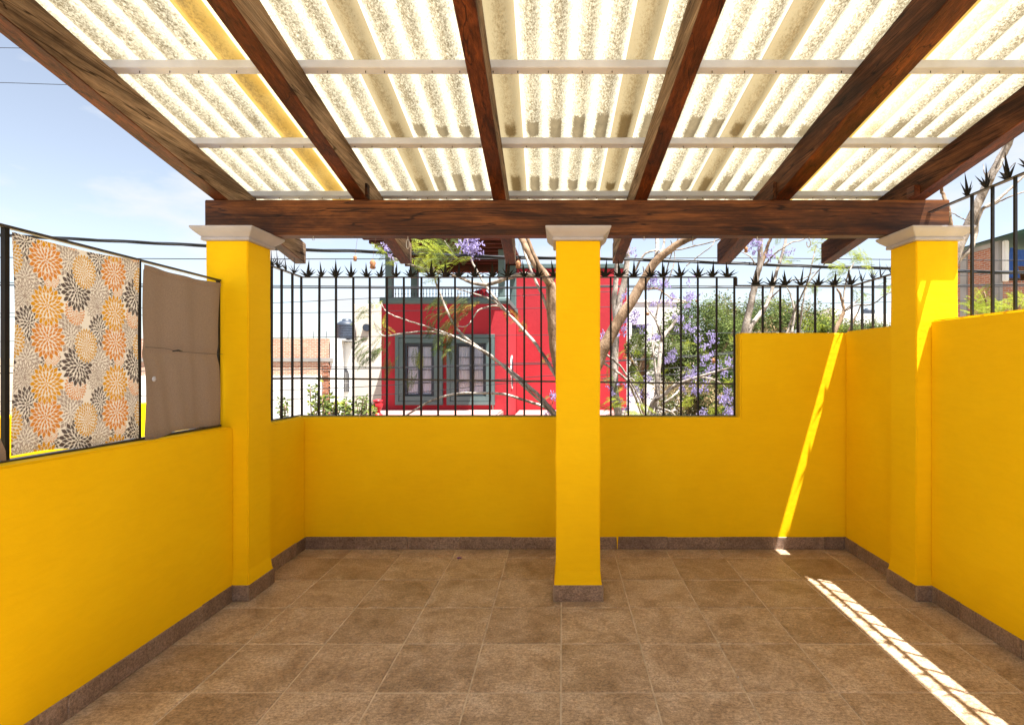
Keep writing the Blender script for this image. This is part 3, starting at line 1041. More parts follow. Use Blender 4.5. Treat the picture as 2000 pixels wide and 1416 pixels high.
# railing on the right wall
RX2 = 2.625
rr = thing('railing', 'tall black steel railing with spikes on the right side wall', 'railing', (RX2, 2.0, ZR))
ZT3 = 2.678
rail(rr, 'top_rail', (RX2, -3.6, ZT3), (RX2, 3.786, ZT3), .030, .010)
bar3 = bar_mesh(ZT3 - ZR + .004, .0145)
for k in range(-2, 34):
    y = 3.395 - .162 * k
    if y < -3.4 or y > 3.55: continue
    link('bar', bar3, rr, Vector((RX2, y, ZR - .006)) - rr.location)
for k in range(0, 34):
    y = 3.43 - .155 * k
    if y < -3.4: continue
    o = link('spike_cluster', random.choice(SPIKES), rr, Vector((RX2, y, ZT3 + .004)) - rr.location)
    o.rotation_euler = (random.gauss(0, .05), random.gauss(0, .05), 1.9 + random.gauss(0, .3)); o.scale = (1.0, 1.0, 1.15)

# curtain frame on the left parapet
RX3 = -2.312
lr = thing('railing', 'plain black steel frame on the left parapet holding the curtains', 'railing', (RX3, 2.5, 1.18))
rail(lr, 'top_rail', (RX3, -3.2, 2.186), (RX3, 3.582, 2.160), .026, .012)
rail(lr, 'bottom_rail', (RX3, -3.2, 1.208), (RX3, 3.582, 1.183), .026, .014)
post_m = bar_mesh(.985, .019)
for y in (3.566, 2.8945, 2.2025, 1.51, .82, .13):
    z0 = 1.182 + (3.566 - y) * .004
    link('post', post_m, lr, Vector((RX3, y, z0 - .004)) - lr.location)


# ------------------------------------------------------------------ curtains
def curtain_mesh(name, y0, y1, zt0, zt1, zb0, zb1, nx, nz, wav, sag_b, mat, color_fn=None, seed=0, sag_t=0.006, parent=None):
    u = np.linspace(0, 1, nx + 1); v = np.linspace(0, 1, nz + 1)
    U, V = np.meshgrid(u, v)
    zt = zt0 + (zt1 - zt0) * U - sag_t * 4 * U * (1 - U)
    zb = zb0 + (zb1 - zb0) * U + sag_b(U)
    Z = zb + (zt - zb) * V
    Yy = y0 + (y1 - y0) * U + 0.006 * np.sin(V * 6 + seed) * (2 * U - 1)
    Xx = RX3 + 0.016 + wav(U, V)
    verts = np.stack([Xx.ravel(), Yy.ravel(), Z.ravel()], 1)
    R, C = U.shape
    idx = np.arange(R * C).reshape(R, C)
    faces = np.stack([idx[:-1, :-1].ravel(), idx[:-1, 1:].ravel(), idx[1:, 1:].ravel(), idx[1:, :-1].ravel()], 1)
    c = np.array([RX3, (y0 + y1) / 2, 1.2])
    me = bpy.data.meshes.new(name)
    me.from_pydata((verts - c).tolist(), [], faces.tolist())
    me.polygons.foreach_set('use_smooth', [True] * len(me.polygons))
    me.materials.append(mat)
    if color_fn is not None:
        rgb = color_fn(U * (y1 - y0), (1 - V) * (zt0 - zb0))
        at = me.color_attributes.new('print', 'FLOAT_COLOR', 'POINT')
        at.data.foreach_set('color', np.concatenate([rgb, np.ones(rgb.shape[:2] + (1,))], 2).astype(np.float32).ravel())
    return link(name, me, None, tuple(c))


def floral(S, T):
    """Printed dahlias: rings of pointed petals, several colours, repeating every 36 by 35 cm."""
    PU, PV = 0.36, 0.35
    white = np.array([0.84, 0.83, 0.81])
    img = np.broadcast_to(white, S.shape + (3,)).copy()
    taupe = (0.40, 0.345, 0.32); dark = (0.105, 0.085, 0.085); orange = (0.64, 0.26, 0.045)
    gold = (0.66, 0.335, 0.018); ochre = (0.60, 0.33, 0.02)
    F = [(0.27, 0.86, .21, taupe, 'fill'), (0.74, 0.27, .20, taupe, 'fill'), (0.72, 0.50, .19, taupe, 'line'), (0.30, -.05, .20, taupe, 'fill'),
         (0.05, 0.31, .145, dark, 'fill'), (0.76, -.17, .19, dark, 'fill'), (0.06, 0.22, .11, orange, 'dense'),
         (0.00, 0.00, .225, orange, 'fill'), (0.37, 0.60, .165, orange, 'dense'), (0.40, 0.32, .235, dark, 'fill'),
         (0.00, 0.58, .22, gold, 'fill'), (0.53, 0.05, .20, ochre, 'dense')]
    u = ((S + 0.215) / PU); v = ((T - 0.085) / PV)
    for cu, cv, r, colr, style in F:
        r = r * 0.90
        du = (u - cu + 0.5) % 1.0 - 0.5
        dv = (v - cv + 0.5) % 1.0 - 0.5
        dx = du * PU; dy = dv * PV / 1.22
        rr_ = np.hypot(dx, dy) / (r * PU)
        th = np.arctan2(dy, dx)
        rings = [(.66, 1.10, 17, .5), (.45, .90, 17, 0), (.24, .66, 15, .5), (.10, .42, 8, 0), (.0, .20, 5, .3)]
        if style == 'dense':
            rings = [(.78, 1.06, 24, .5), (.60, .94, 24, 0), (.42, .74, 20, .5), (.26, .54, 16, 0), (.10, .36, 11, .5), (0, .2, 6, 0)]
        body = rr_ < 0.84
        img[body] = white
        for k, (a, b, nn, off_) in enumerate(rings):
            t = (rr_ - a) / (b - a)
            ok = (t > 0) & (t < 1)
            ph = (th + cu * 7) * nn / (2 * np.pi) + off_
            ang = (ph - np.round(ph)) * 2 * np.pi / nn * rr_ * r * PU
            half = (2 * np.pi * (a * .45 + b * .55) * r * PU / nn) * 0.5
            w = half * 0.68 * np.sin(np.pi * np.clip(t, 0, 1) ** 1.15) ** 0.85
            ins = ok & (np.abs(ang) < w - 0.0008)
            if style == 'line':
                inner = ok & (np.abs(ang) < w - 0.0028) & (t > .08) & (t < .92)
                img[ok & (np.abs(ang) < w)] = colr
                img[inner] = white
            else:
                img[ok & (np.abs(ang) < w + 0.0018)] = white
                img[ins] = colr
    return img


fl = curtain_mesh('floral_curtain', 2.216, 2.880, 2.146, 2.158, 1.211, 1.190, 250, 380,
                  lambda U, V: 0.006 * np.sin(U * 17 + V * 2) * (0.4 + 0.6 * (1 - V)) + 0.010 * np.sin(V * 3.1 + U) * U * (1 - U) * 4,
                  lambda U: 0.006 * np.sin(U * 9), M_floral, floral, 1, 0.012)
props(fl, 'curtain printed with orange, gold and grey dahlias on the left frame', 'curtain', 'curtains on the left frame')
gc = curtain_mesh('grey_curtain', 2.906, 3.553, 2.140, 2.140, 1.180, 1.192, 110, 160,
                  lambda U, V: 0.013 * np.sin(U * 15 + 0.7 * np.sin(V * 2.4)) * (0.35 + 0.65 * np.abs(V - 0.5)) + 0.006 * np.sin(U * 6 + V * 7) + 0.004 * (V < .035) + 0.004 * (V > .97) - 0.012 * np.exp(-((V - 0.49) / 0.05) ** 2) + 0.012 * (1 - V) ** 3 * np.sin(U * 5 + 1) + 0.004 * np.sin(U * 31 + V * 6) * (1 - V),
                  lambda U: 0.018 * np.exp(-((U - 0.40) / 0.24) ** 2) - 0.012 * (1 - U) ** 2, M_taupe, None, 2, 0.010)
props(gc, 'plain grey brown curtain between floral curtain and left pillar', 'curtain', 'curtains on the left frame')
m = MB()
yA, yB_ = 2.905, 3.56
m.tube(smooth_path([(RX3 + .036, 2.90, 1.688), (RX3 + .044, 3.05, 1.684), (RX3 + .042, 3.12, 1.672), (RX3 + .042, 3.35, 1.664), (RX3 + .036, 3.56, 1.663)], 4), .0013, 5)
m.tube([(RX3 + .046, 3.09, 1.671), (RX3 + .05, 3.13, 1.677), (RX3 + .046, 3.165, 1.671)], .004, 5)
m.build('tie_string', M_iron, gc)
m = MB()
m.lathe((0, 0, 0), [(.006, -.0015), (.014, -.001), (.015, .001), (.006, .0015)], 14)
btn = link('eyelet', m.mesh('eyelet', M_batten), gc, (RX3 + .038 - gc.location.x, 2.957 - gc.location.y, 1.512 - gc.location.z))
btn.rotation_euler = (0, rad(90), 0)
gc2 = curtain_mesh('grey_curtain', 1.52, 2.182, 2.15, 2.140, 1.215, 1.195, 60, 70,
                   lambda U, V: 0.010 * np.sin(U * 11 + V) + 0.02 * (1 - V) ** 2 * U,
                   lambda U: 0.02 * np.sin(U * 3), M_taupe, None, 3, 0.012)
# its far edge has slipped its ties and hangs back from the post, more so higher up
for v in gc2.data.vertices:
    y = v.co.y + gc2.location.y; z = v.co.z + 1.2
    f = max(0, min(1, (y - 1.52) / .66))
    v.co.y -= f * max(0, z - 1.24) * 0.34
props(gc2, 'loose grey brown curtain cut off by the left edge, before the floral one', 'curtain', 'curtains on the left frame')

# a yellow parapet of the next roof, in full sun beyond the curtains
mb = MB()
mb.box(-4.35, -4.15, -6, 7.0, GROUND, 1.20)
mb.build('neighbour_parapet', M_yellow, bevel=0.01, label='sunlit yellow parapet of the next roof beyond the curtains', cat='wall')
mb = MB(); mb.box(-4.14, -2.41, -6, 7.0, GROUND, 0.55)
mb.build('neighbour_roof', M_pave, label='flat pale roof between the left parapet and the next one', cat='roof')
mb = MB()
c = P(897, 1076, 4.36)
for a in (0.3, 1.7, 2.9, 4.2):
    d = Vector((math.cos(a), math.sin(a), 0)); s = Vector((-d.y, d.x, 0)) * .007
    b = Vector((c.x, c.y, .004))
    mb.add([b, b + d * .012 + s + Vector((0, 0, .006)), b + d * .024 + Vector((0, 0, .004)), b + d * .012 - s + Vector((0, 0, .006)), b + d * .012 - Vector((0, 0, .003))],
           [(0, 1, 2, 3), (0, 4, 1), (1, 4, 2), (2, 4, 3), (3, 4, 0)])
mbs = MB()
rs_ = random.Random(5)
for _ in range(90):
    x, y = rs_.uniform(-2.1, 2.4), rs_.uniform(2.0, 4.55)
    if rs_.random() < .4: y = 4.56 - abs(rs_.gauss(0, .08))
    a = rs_.uniform(0, 6.28); L = rs_.uniform(.002, .0055); W = L * rs_.uniform(.3, .8)
    d = Vector((math.cos(a), math.sin(a), 0)); n_ = Vector((-d.y, d.x, 0))
    b = Vector((x, y, .0015)); up = Vector((0, 0, rs_.uniform(.001, .003)))
    mbs.add([b - d * L, b - n_ * W + up, b + d * L, b + n_ * W + up * .5], [(0, 1, 2, 3)], rs_.choice((0, 0, 1)))
mbs.build('dry_crumbs', [M_batten, M_pod], label='scattered dry crumbs on the floor tiles', kind='stuff')
mb.build('fallen_blossom', M_petal, origin=(c.x, c.y, 0), label='small fallen purple blossom on the floor by the back wall', cat='blossom')

# ------------------------------------------------------------------ buildings across the street
def wall_xz(m, x0, x1, z0, z1, y, thick, holes, mi=0):
    """A wall facing the viewer with openings: a grid of blocks, those in an opening left out."""
    xs = sorted({x0, x1, *[h[0] for h in holes], *[h[1] for h in holes]})
    zs = sorted({z0, z1, *[h[2] for h in holes], *[h[3] for h in holes]})
    for i in range(len(xs) - 1):
        for j in range(len(zs) - 1):
            cx, cz = (xs[i] + xs[i + 1]) / 2, (zs[j] + zs[j + 1]) / 2
            if any(h[0] < cx < h[1] and h[2] < cz < h[3] for h in holes):
                continue
            m.box(xs[i], xs[i + 1], y, y + thick, zs[j], zs[j + 1], mi)


YH = 12.0
S = YH / FPX
hx = lambda px: (px - VX) * S
hz = lambda py: EYE - (py - VY) * S
house = thing('house', 'red house with two teal framed windows and a roof terrace', 'house', (hx(866), 13.3, GROUND))
wins = [(hx(791), hx(848), hz(773), hz(671)), (hx(891), hx(949), hz(773), hz(671))]
XH0, XH1 = hx(745), hx(988)
YW = 14.7
XW1 = (1224 - VX) * YW / FPX
ZW = EYE + (VY - 525) * YW / FPX
m = MB()
wall_xz(m, XH0, XH1, GROUND, hz(586), YH, 0.25, wins)
m.box(XH0, XH1, YH + .252, YW + 3, GROUND, hz(588))
for h in wins:      # the openings go on into the block
    pass
hw = m.build('wall', M_red, house)
# hollow behind each window
m = MB()
m.box(XH1 + .002, XW1, YW, YW + 3.2, GROUND, ZW)
m.build('wing_wall', M_red, house, bevel=0.01)
m = MB()
m.prism([(YH - .032, hz(592)), (YH - .045, hz(588)), (YH - .036, hz(583)), (YH - .015, hz(581)), (YH + .30, hz(581)), (YH + .30, hz(590)), (YH - .004, hz(594))][::-1], 0, XH0 - .03, XH1 + .05)
m.prism([(YH + .302, hz(590)), (YH + .302, hz(581)), (YW - .002, hz(581)), (YW - .002, hz(590))], 0, XH1 - .25, XH1 + .05)
m.prism([(YH + .302, hz(590)), (YH + .302, hz(581)), (YW + 2.9, hz(581)), (YW + 2.9, hz(590))], 0, XH0 - .03, XH0 + .25)
m.build('cornice', M_teal, house)
m = MB()
m.box(XH1 + .003, XW1 + .06, YW - .035, YW + .2, ZW + .002, ZW + .13)
m.build('cornice', M_teal, house, bevel=0.02)

for x0, x1, z0, z1 in wins:
    bw = 0.205
    m = MB()
    def ring(a, b, ya, yb):
        """A frame from outset a to outset b."""
        m.box(x0 - a, x1 + a, ya, yb, z1 + b, z1 + a)
        m.box(x0 - a, x1 + a, ya, yb, z0 - a, z0 - b)
        m.box(x0 - a, x0 - b, ya, yb, z0 - b, z1 + b)
        m.box(x1 + b, x1 + a, ya, yb, z0 - b, z1 + b)
    ring(bw, bw * .62, YH - .075, YH + .01)
    ring(bw * .60, bw * .04, YH - .055, YH + .012)
    ring(bw * .04 - .001, -.004, YH - .02, YH + .16)
    w = m.build('window', M_teal, house, bevel=0.008, seg=1)
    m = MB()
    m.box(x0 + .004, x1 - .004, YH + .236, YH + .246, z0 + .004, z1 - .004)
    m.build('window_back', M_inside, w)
    m = MB()
    fx = (x0 + x1) / 2 + .01
    yf0, yf1 = YH + .002, YH + .036
    m.box(x0 + .004, x0 + .05, yf0, yf1, z0, z1); m.box(x1 - .062, x1 - .004, yf0, yf1, z0, z1)
    m.box(fx - .042, fx + .042, yf0 - .008, yf1, z0, z1)
    m.box(x0 + .05, x1 - .062, yf0, yf1, z1 - .055, z1 - .004); m.box(x0 + .05, x1 - .062, yf0, yf1, z0 + .004, z0 + .035)
    m.build('sash', M_frame, w, bevel=0.003, seg=1)
    m = MB()
    for py in (698, 722, 747):
        m.box(x0 + .05, x1 - .062, yf0 + .008, yf0 + .02, hz(py) - .008, hz(py) + .008)
    m.build('glazing_bar', M_frame, w)
    for a, b in ((x0 + .05, fx - .042), (fx + .042, x1 - .062)):
        m = MB(); m.box(a, b, yf0 + .021, yf0 + .024, z0 + .035, z1 - .055)
        m.build('pane', M_glass, w)
        n_ = 28
        vs, fs = [], []
        for i in range(n_ + 1):
            x = a + (b - a) * i / n_
            y = YH + .072 + .018 * math.sin(i * 1.35 + a * 9) + .008 * math.sin(i * 3.1)
            vs += [(x, y, z0 + .02), (x, y + .004, z1 - .07)]
        for i in range(n_):
            k = i * 2
            fs.append((k, k + 2, k + 3, k + 1))
        m = MB(); m.add(vs, fs, 0, True)
        m.build('curtain', M_curtain, w)

# oval plaque on the side face, rain pipe
m = MB()
yc_, zc_ = 13.35, EYE - (727 - VY) * 13.35 / FPX
ov = [(yc_ + .27 * math.cos(a), zc_ + .42 * math.sin(a)) for a in np.linspace(0, 2 * math.pi, 24, endpoint=False)]
m.prism(ov, 0, XH1, XH1 + .022)
pl = m.build('oval_window', M_white, house)
ov2 = [(yc_ + .22 * math.cos(a), zc_ + .36 * math.sin(a)) for a in np.linspace(0, 2 * math.pi, 24, endpoint=False)]
m = MB(); m.prism(ov2, 0, XH1 + .022, XH1 + .030)
m.build('oval_pane', M_frame, pl)
m = MB(); m.tube([(hx(963), YH - .03, hz(700)), (hx(963), YH - .03, hz(800))], .018, 8)
m.build('rain_pipe', M_concrete, house)

# ledge in front: the roof of the ground floor
m = MB(); m.box(-4.16, -1.32, 10.5, YH - .002, GROUND, .58)
m.build('ledge', M_ledge, house, bevel=0.03)
m = MB(); m.box(XH1 + .05, XW1, 12.6, YW - .002, GROUND, .35)
m.build('low_roof', M_ledge, house, bevel=0.05)

# roof terrace: floor, teal posts, dark timber roof, iron balustrade
ZP = 4.22
for px0, px1, yy in ((752, 765.5, 12.05), (973, 985.6, 12.05)):
    s = yy / FPX
    m = MB(); m.box((px0 - VX) * s, (px1 - VX) * s, yy, yy + .16, hz(581), ZP - .002)
    m.build('post', M_teal, house, bevel=0.008, seg=1)
for px0, px1, yy in ((802, 815, 14.0), (995.5, 1007.5, 14.0)):
    s = yy / FPX
    m = MB(); m.box((px0 - VX) * s, (px1 - VX) * s, yy, yy + .17, 3.0, ZP - .002)
    m.build('post', M_teal, house, bevel=0.008, seg=1)
m = MB(); m.box(-4.15, -1.10, 11.05, 14.25, ZP + .10, ZP + .17)
m.build('terrace_roof', W_far, house)
for yy in np.linspace(11.1, 14.1, 9):
    m = MB(); m.box(-4.18, -1.08, yy, yy + .09, ZP, ZP + .10)
    m.build('roof_beam', W_far, house, bevel=0.006, seg=1)
m = MB(); m.box(-4.0, -1.2, 14.05, 14.22, ZP - .16, ZP - .002)
m.build('back_beam', W_far, house)
# lamps hang along its back edge
for k in range(11):
    m = MB(); x = -3.3 + .2 * k
    m.tube([(x, 14.1, ZP - .16), (x, 14.1, ZP - .24)], .008, 5); m.lathe((x, 14.1, ZP - .30), [(.012, 0), (.026, .02), (.022, .05), (.01, .065)], 8)
    m.build('bulb', M_iron, house)
m = MB()
zb0, zb1 = hz(583), hz(563)
m.box(hx(766), hx(973), YH + .12, YH + .145, zb1, zb1 + .018); m.box(hx(766), hx(973), YH + .12, YH + .145, zb0 + .015, zb0 + .03)
bal = m.build('balustrade', M_iron, house)
bm_ = MB(); bm_.box(-.006, .006, -.006, .006, 0, zb1 - zb0); bm_.lathe((0, 0, .10), [(.006, 0), (.016, .02), (.006, .04)], 6)
bmesh_ = bm_.mesh('baluster', M_iron)
for k in range(34):
    link('baluster', bmesh_, bal, Vector((hx(769) + k * (hx(972) - hx(769)) / 33, YH + .132, zb0)) - world_loc(bal))
m = MB()
hp = [(0.0, -.075), (.045, -.02), (.062, .02), (.055, .048), (.03, .058), (0, .035), (-.03, .058), (-.055, .048), (-.062, .02), (-.045, -.02)]
cx, cz = hx(944.5), hz(565)
m.prism([(cx + a, cz + b) for a, b in hp], 1, YH + .07, YH + .115)
m.build('heart_ornament', M_redthing, origin=(cx, YH + .1, cz), label='small red heart hanging on the iron terrace balustrade', cat='ornament')
m = MB()
xd, yd = (939 - VX) * 13.0 / FPX, 13.0
m.lathe((xd, yd, 3.0), [(.30, 0), (.29, .18), (.24, .30), (.14, .40), (.03, .44)], 24)
m.build('dome_chair', M_redthing, origin=(xd, yd, 3.0), label='round topped red chair behind the terrace balustrade', cat='chair')
m = MB()
xu, yu = (738 - VX) * 10.62 / FPX, 10.62
m.lathe((xu, yu, .575), [(.09, 0), (.09, .03), (.06, .04), (.045, .09), (.085, .16), (.10, .23), (.075, .27), (.095, .29), (.095, .31), (.03, .33)], 16)
m.build('urn', M_redthing, origin=(xu, yu, .575), label='small red urn at the left corner of the pink ledge', cat='urn')

# white house to the left of the red one
S2 = 14.5 / FPX
wh = thing('house', 'plain white house with a round vent, left of the red house', 'house', ((716 - VX) * S2, 16, GROUND))
m = MB(); m.box((689 - VX) * S2, XH0 - .01, 14.5, 19, GROUND, EYE + (713 - 594) * S2)
m.build('wall', M_cream, wh, bevel=0.02)
m = MB()
cx, cz = (716.5 - VX) * S2, EYE + (713 - 640) * S2
m.prism([(cx + .10 * math.cos(a), cz + .10 * math.sin(a)) for a in np.linspace(0, 6.283, 20, endpoint=False)], 1, 14.44, 14.502)
m.build('vent', M_tank, wh)
m = MB(); m.tube([((696 - VX) * S2, 14.45, EYE + (713 - 622) * S2), ((696 - VX) * S2, 14.45, EYE + (713 - 665) * S2)], .02, 6)
m.build('pipe', M_concrete, wh)

# brick house further left
YK = 23.0; SK = YK / FPX
kx = lambda px: (px - VX) * SK
kz = lambda py: EYE - (py - VY) * SK
bh = thing('house', 'unfinished brick house over a white wall, farthest left', 'house', (kx(560), 25, GROUND))
m = MB(); m.box(kx(250), kx(641), YK, YK + 6, kz(699), kz(661)); m.build('upper_wall', M_brick_pale, bh)
m = MB(); m.box(kx(250), kx(650), YK - .03, YK + 6, kz(707), kz(699) - .002); m.build('concrete_band', M_concrete, bh, bevel=0.02)
m = MB(); m.box(kx(250), kx(641), YK + .02, YK + 6, kz(733), kz(707) - .002); m.build('lower_wall', M_brick_pale, bh)
m = MB(); m.box(kx(250), kx(630), YK, YK + 6, GROUND, kz(733) - .002); m.build('white_wall', M_white, bh)
m = MB()
r_ = random.Random(3)
z = GROUND
while z < kz(707) - .1:
    dz = .075
    m.box(kx(631) + r_.uniform(-.05, .03), kx(643) + r_.uniform(-.04, .05), YK - .03 + r_.uniform(-.02, .02), YK + .4, z, z + dz - .012)
    z += dz
m.build('brick_column', M_brick, bh, kind='stuff')
m = MB(); m.box(kx(643.5), kx(654), YK + .05, YK + 6, GROUND, kz(660)); m.build('corner_pier', M_white, bh)
m = MB()
for k in range(4):
    x = kx(560 + 25 * k); m.tube([(x, YK + .1, kz(662)), (x + .02, YK + .1, kz(662) + .35)], .012, 5)
m.build('rebar', M_iron, bh)

YT = 24.0; ST = YT / FPX
tx = lambda px: (px - VX) * ST
tz = lambda py: EYE - (py - VY) * ST
tw = thing('tower', 'white stair tower with an arched window under the tank', 'tower', (tx(672), 25, GROUND))
m = MB(); m.box(tx(655), tx(692), YT, YT + 2, GROUND, tz(668)); m.build('wall', M_white, tw, bevel=0.02)
m = MB(); m.hexa([(tx(646), YT - .3, tz(664)), (tx(691), YT - .3, tz(668)), (tx(691), YT + 1.8, tz(668)), (tx(646), YT + 1.8, tz(664)),
                  (tx(646), YT - .3, tz(661.5)), (tx(691), YT - .3, tz(665)), (tx(691), YT + 1.8, tz(665)), (tx(646), YT + 1.8, tz(661.5))])
m.build('roof_slab', M_concrete, tw)
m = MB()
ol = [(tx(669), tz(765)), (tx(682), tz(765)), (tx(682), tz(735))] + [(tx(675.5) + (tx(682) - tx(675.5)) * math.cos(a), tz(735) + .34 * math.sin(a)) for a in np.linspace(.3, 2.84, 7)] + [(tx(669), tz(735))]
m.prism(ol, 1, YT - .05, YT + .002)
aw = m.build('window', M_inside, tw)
m = MB()
for f in (.25, .5, .75):
    x = tx(669) + (tx(682) - tx(669)) * f
    m.box(x - .01, x + .01, YT - .075, YT - .052, tz(765), tz(727))
for py in (758, 748, 738):
    m.box(tx(669), tx(682), YT - .08, YT - .0755, tz(py) - .01, tz(py) + .01)
m.build('grille', M_concrete, aw)
m = MB()
c = (tx(666.5), YT + .6, tz(661))
rt = .43
prof = [(rt, 0)]
for k in range(5):
    prof += [(rt, .08 + k * .11), (rt - .006, .095 + k * .11), (rt - .006, .12 + k * .11), (rt, .135 + k * .11)]
prof += [(rt, .66), (rt * .92, .73), (rt * .62, .82), (rt * .45, .84), (rt * .45, .90), (rt * .38, .92)]
m.lathe(c, prof, 28)
m.build('water_tank', M_tank, origin=c, label='black ribbed water tank on the white stair tower', cat='tank')

# white houses behind the trees on the right
Y3 = 21.0; S3 = Y3 / FPX
w3 = thing('house', 'white house half hidden behind the purple blossoms', 'house', ((1262 - VX) * S3, 23, GROUND))
m = MB()
holes = [((1234 - VX) * S3, (1262 - VX) * S3, EYE - (659 - VY) * S3, EYE - (634 - VY) * S3)]
wall_xz(m, (1214 - VX) * S3, (1330 - VX) * S3, GROUND, EYE - (592 - VY) * S3, Y3, .3, holes)
m.box((1214 - VX) * S3, (1330 - VX) * S3, Y3 + .302, Y3 + 4, GROUND, EYE - (592 - VY) * S3 - .1)
m.build('wall', M_white, w3)
m = MB(); h = holes[0]; m.box(h[0], h[1], Y3 + .2, Y3 + .296, h[2], h[3]); m.build('window', M_frame, w3)
m = MB(); m.box((1205 - VX) * S3, (1340 - VX) * S3, Y3 - .04, Y3 + 4.1, EYE - (592 - VY) * S3 + .002, EYE - (588 - VY) * S3 + .05); m.build('roof_slab', M_white, w3, bevel=0.03)
Y4 = 38.0; S4 = Y4 / FPX
w4 = thing('house', 'far white flat roofed house beside the right pillar', 'house', ((1695 - VX) * S4, 40, GROUND))
m = MB(); m.box((1645 - VX) * S4, (1800 - VX) * S4, Y4, Y4 + 6, GROUND, EYE - (613 - VY) * S4); m.build('wall', M_white, w4)
m = MB(); m.box((1640 - VX) * S4, (1690 - VX) * S4, Y4 + 1, Y4 + 5, EYE - (613 - VY) * S4, EYE - (598 - VY) * S4); m.build('upper_room', M_white, w4)
m = MB()
c = ((1711 - VX) * S4, Y4 + 1.0, EYE - (613 - VY) * S4)
m.lathe(c, [(.45, 0), (.45, .32), (.38, .42), (.2, .46), (.2, .5)], 20)
m.build('water_tank', M_tank, origin=c, label='far black water tank beside the right pillar', cat='tank')

# brick house on the right
XK = 15.0
rb = thing('house', 'brick house with a green canopy behind the bars at the right', 'house', (17, 20, GROUND))
yc0 = XK * FPX / (1953 - VX)
yl1 = 23.0
ztop = EYE + (VY - 480) * yc0 / FPX
zcon = EYE + (VY - 470) * yc0 / FPX
zl = EYE + (VY - 548) * yc0 / FPX
m = MB(); m.box(XK, XK + .25, yc0 + .20, yl1, GROUND, ztop); m.box(XK + .252, 26, yc0 + 2.0, yc0 + 2.3, GROUND, ztop); m.build('wall', M_brick, rb)
m = MB(); m.box(XK - .05, XK + .30, yc0 + .202, yl1 + .04, ztop + .002, zcon); m.build('concrete_beam', M_concrete, rb, bevel=0.02)
m = MB(); m.box(XK - .05, XK + .10, yc0 - .02, yc0 + .20, GROUND, zcon); m.box(XK - .04, XK + .3, 19.6, 19.95, GROUND, ztop - .002); m.build('concrete_column', M_concrete, rb, bevel=0.02)
m = MB(); m.box(XK + .102, 26, yc0 + .02, yc0 + .19, GROUND, zl); m.build('front_wall', M_brick, rb)
m = MB(); m.box(XK + .252, 26, yc0 + .192, yc0 + 2.0, zl - .25, zl - .06); m.build('balcony_floor', M_concrete, rb)
m = MB(); m.box(XK + .03, XK + .20, yc0 - .16, yc0 - .022, EYE + (VY - 551) * yc0 / FPX, zcon - .02); m.build('downpipe', M_white, rb, bevel=0.03)
m = MB(); m.box(XK + 1.2, XK + 1.6, yc0 + .3, yc0 + .6, zl - .058, zl + .35); m.box(XK + 1.7, XK + 2.2, yc0 + .3, yc0 + .6, zl - .058, zl + .6); m.build('balcony_clutter', M_pod, rb, bevel=.03)
# canopy: a sagging sheet on the roof
vs, fs = [], []
nu, nv = 14, 10
for i in range(nu + 1):
    for j in range(nv + 1):
        u, v = i / nu, j / nv
        x = XK - .3 + 11 * u; y = yc0 - 1.2 + 6.3 * v
        z = zcon + .03 + .34 * math.sin(math.pi * min(1, u * 3.0)) * (1 - .5 * v) + .06 * math.sin(u * 9)
        vs.append((x, y, z))
for i in range(nu):
    for j in range(nv):
        a = i * (nv + 1) + j
        fs.append((a, a + nv + 1, a + nv + 2, a + 1))
b0 = len(vs)
vs += [(x, y, z + .03) for x, y, z in vs]
fs += [tuple(b0 + k for k in reversed(f)) for f in fs]
m = MB(); m.add(vs, fs, 0, True); m.build('canopy', M_canopy, rb)
for i, (px, w, z0, z1) in enumerate(((1977, .55, 543, 484), (1996, .5, 520, 488))):
    yy = yc0 + .0
    x = (px - VX) * yy / FPX
    vs, fs = [], []
    for k in range(9):
        f = k / 8
        for q in range(13):
            a = q / 12
            ww = w * (.25 + .75 * f) if i == 0 else w
            vs.append((x + (a - .5) * ww, yy + .02 * math.sin(a * 22) * (0.3 + f), EYE - ((z1 + (z0 - z1) * f) - VY) * yy / FPX))
    for k in range(8):
        for q in range(12):
            a = k * 13 + q
            fs.append((a, a + 13, a + 14, a + 1))
    m = MB(); m.add(vs, fs, 0, True)
    m.build('hanging_cloth', M_blue, origin=(x, yy, zl), label=('blue cloth gathered at its top beside the white downpipe', 'blue cloth at the right edge under the green canopy')[i], cat='cloth')

# pale ridge far away, so that the street does not end in a bare plain
vs, fs = [], []
n_ = 90
for i in range(n_ + 1):
    x = -320 + 640 * i / n_
    h = 4 + 5 * noise.noise(Vector((x * .012, 0, 3))) + 1.5 * noise.noise(Vector((x * .06, 2, 3)))
    vs += [(x, 210, GROUND - 1), (x, 240, GROUND + max(1.5, h + 4)), (x, 330, GROUND - 1)]
for i in range(n_):
    a = i * 3
    fs += [(a, a + 3, a + 4, a + 1), (a + 1, a + 4, a + 5, a + 2)]
m = MB(); m.add(vs, fs, 0, True); m.build('hills', M_ground, kind='structure')

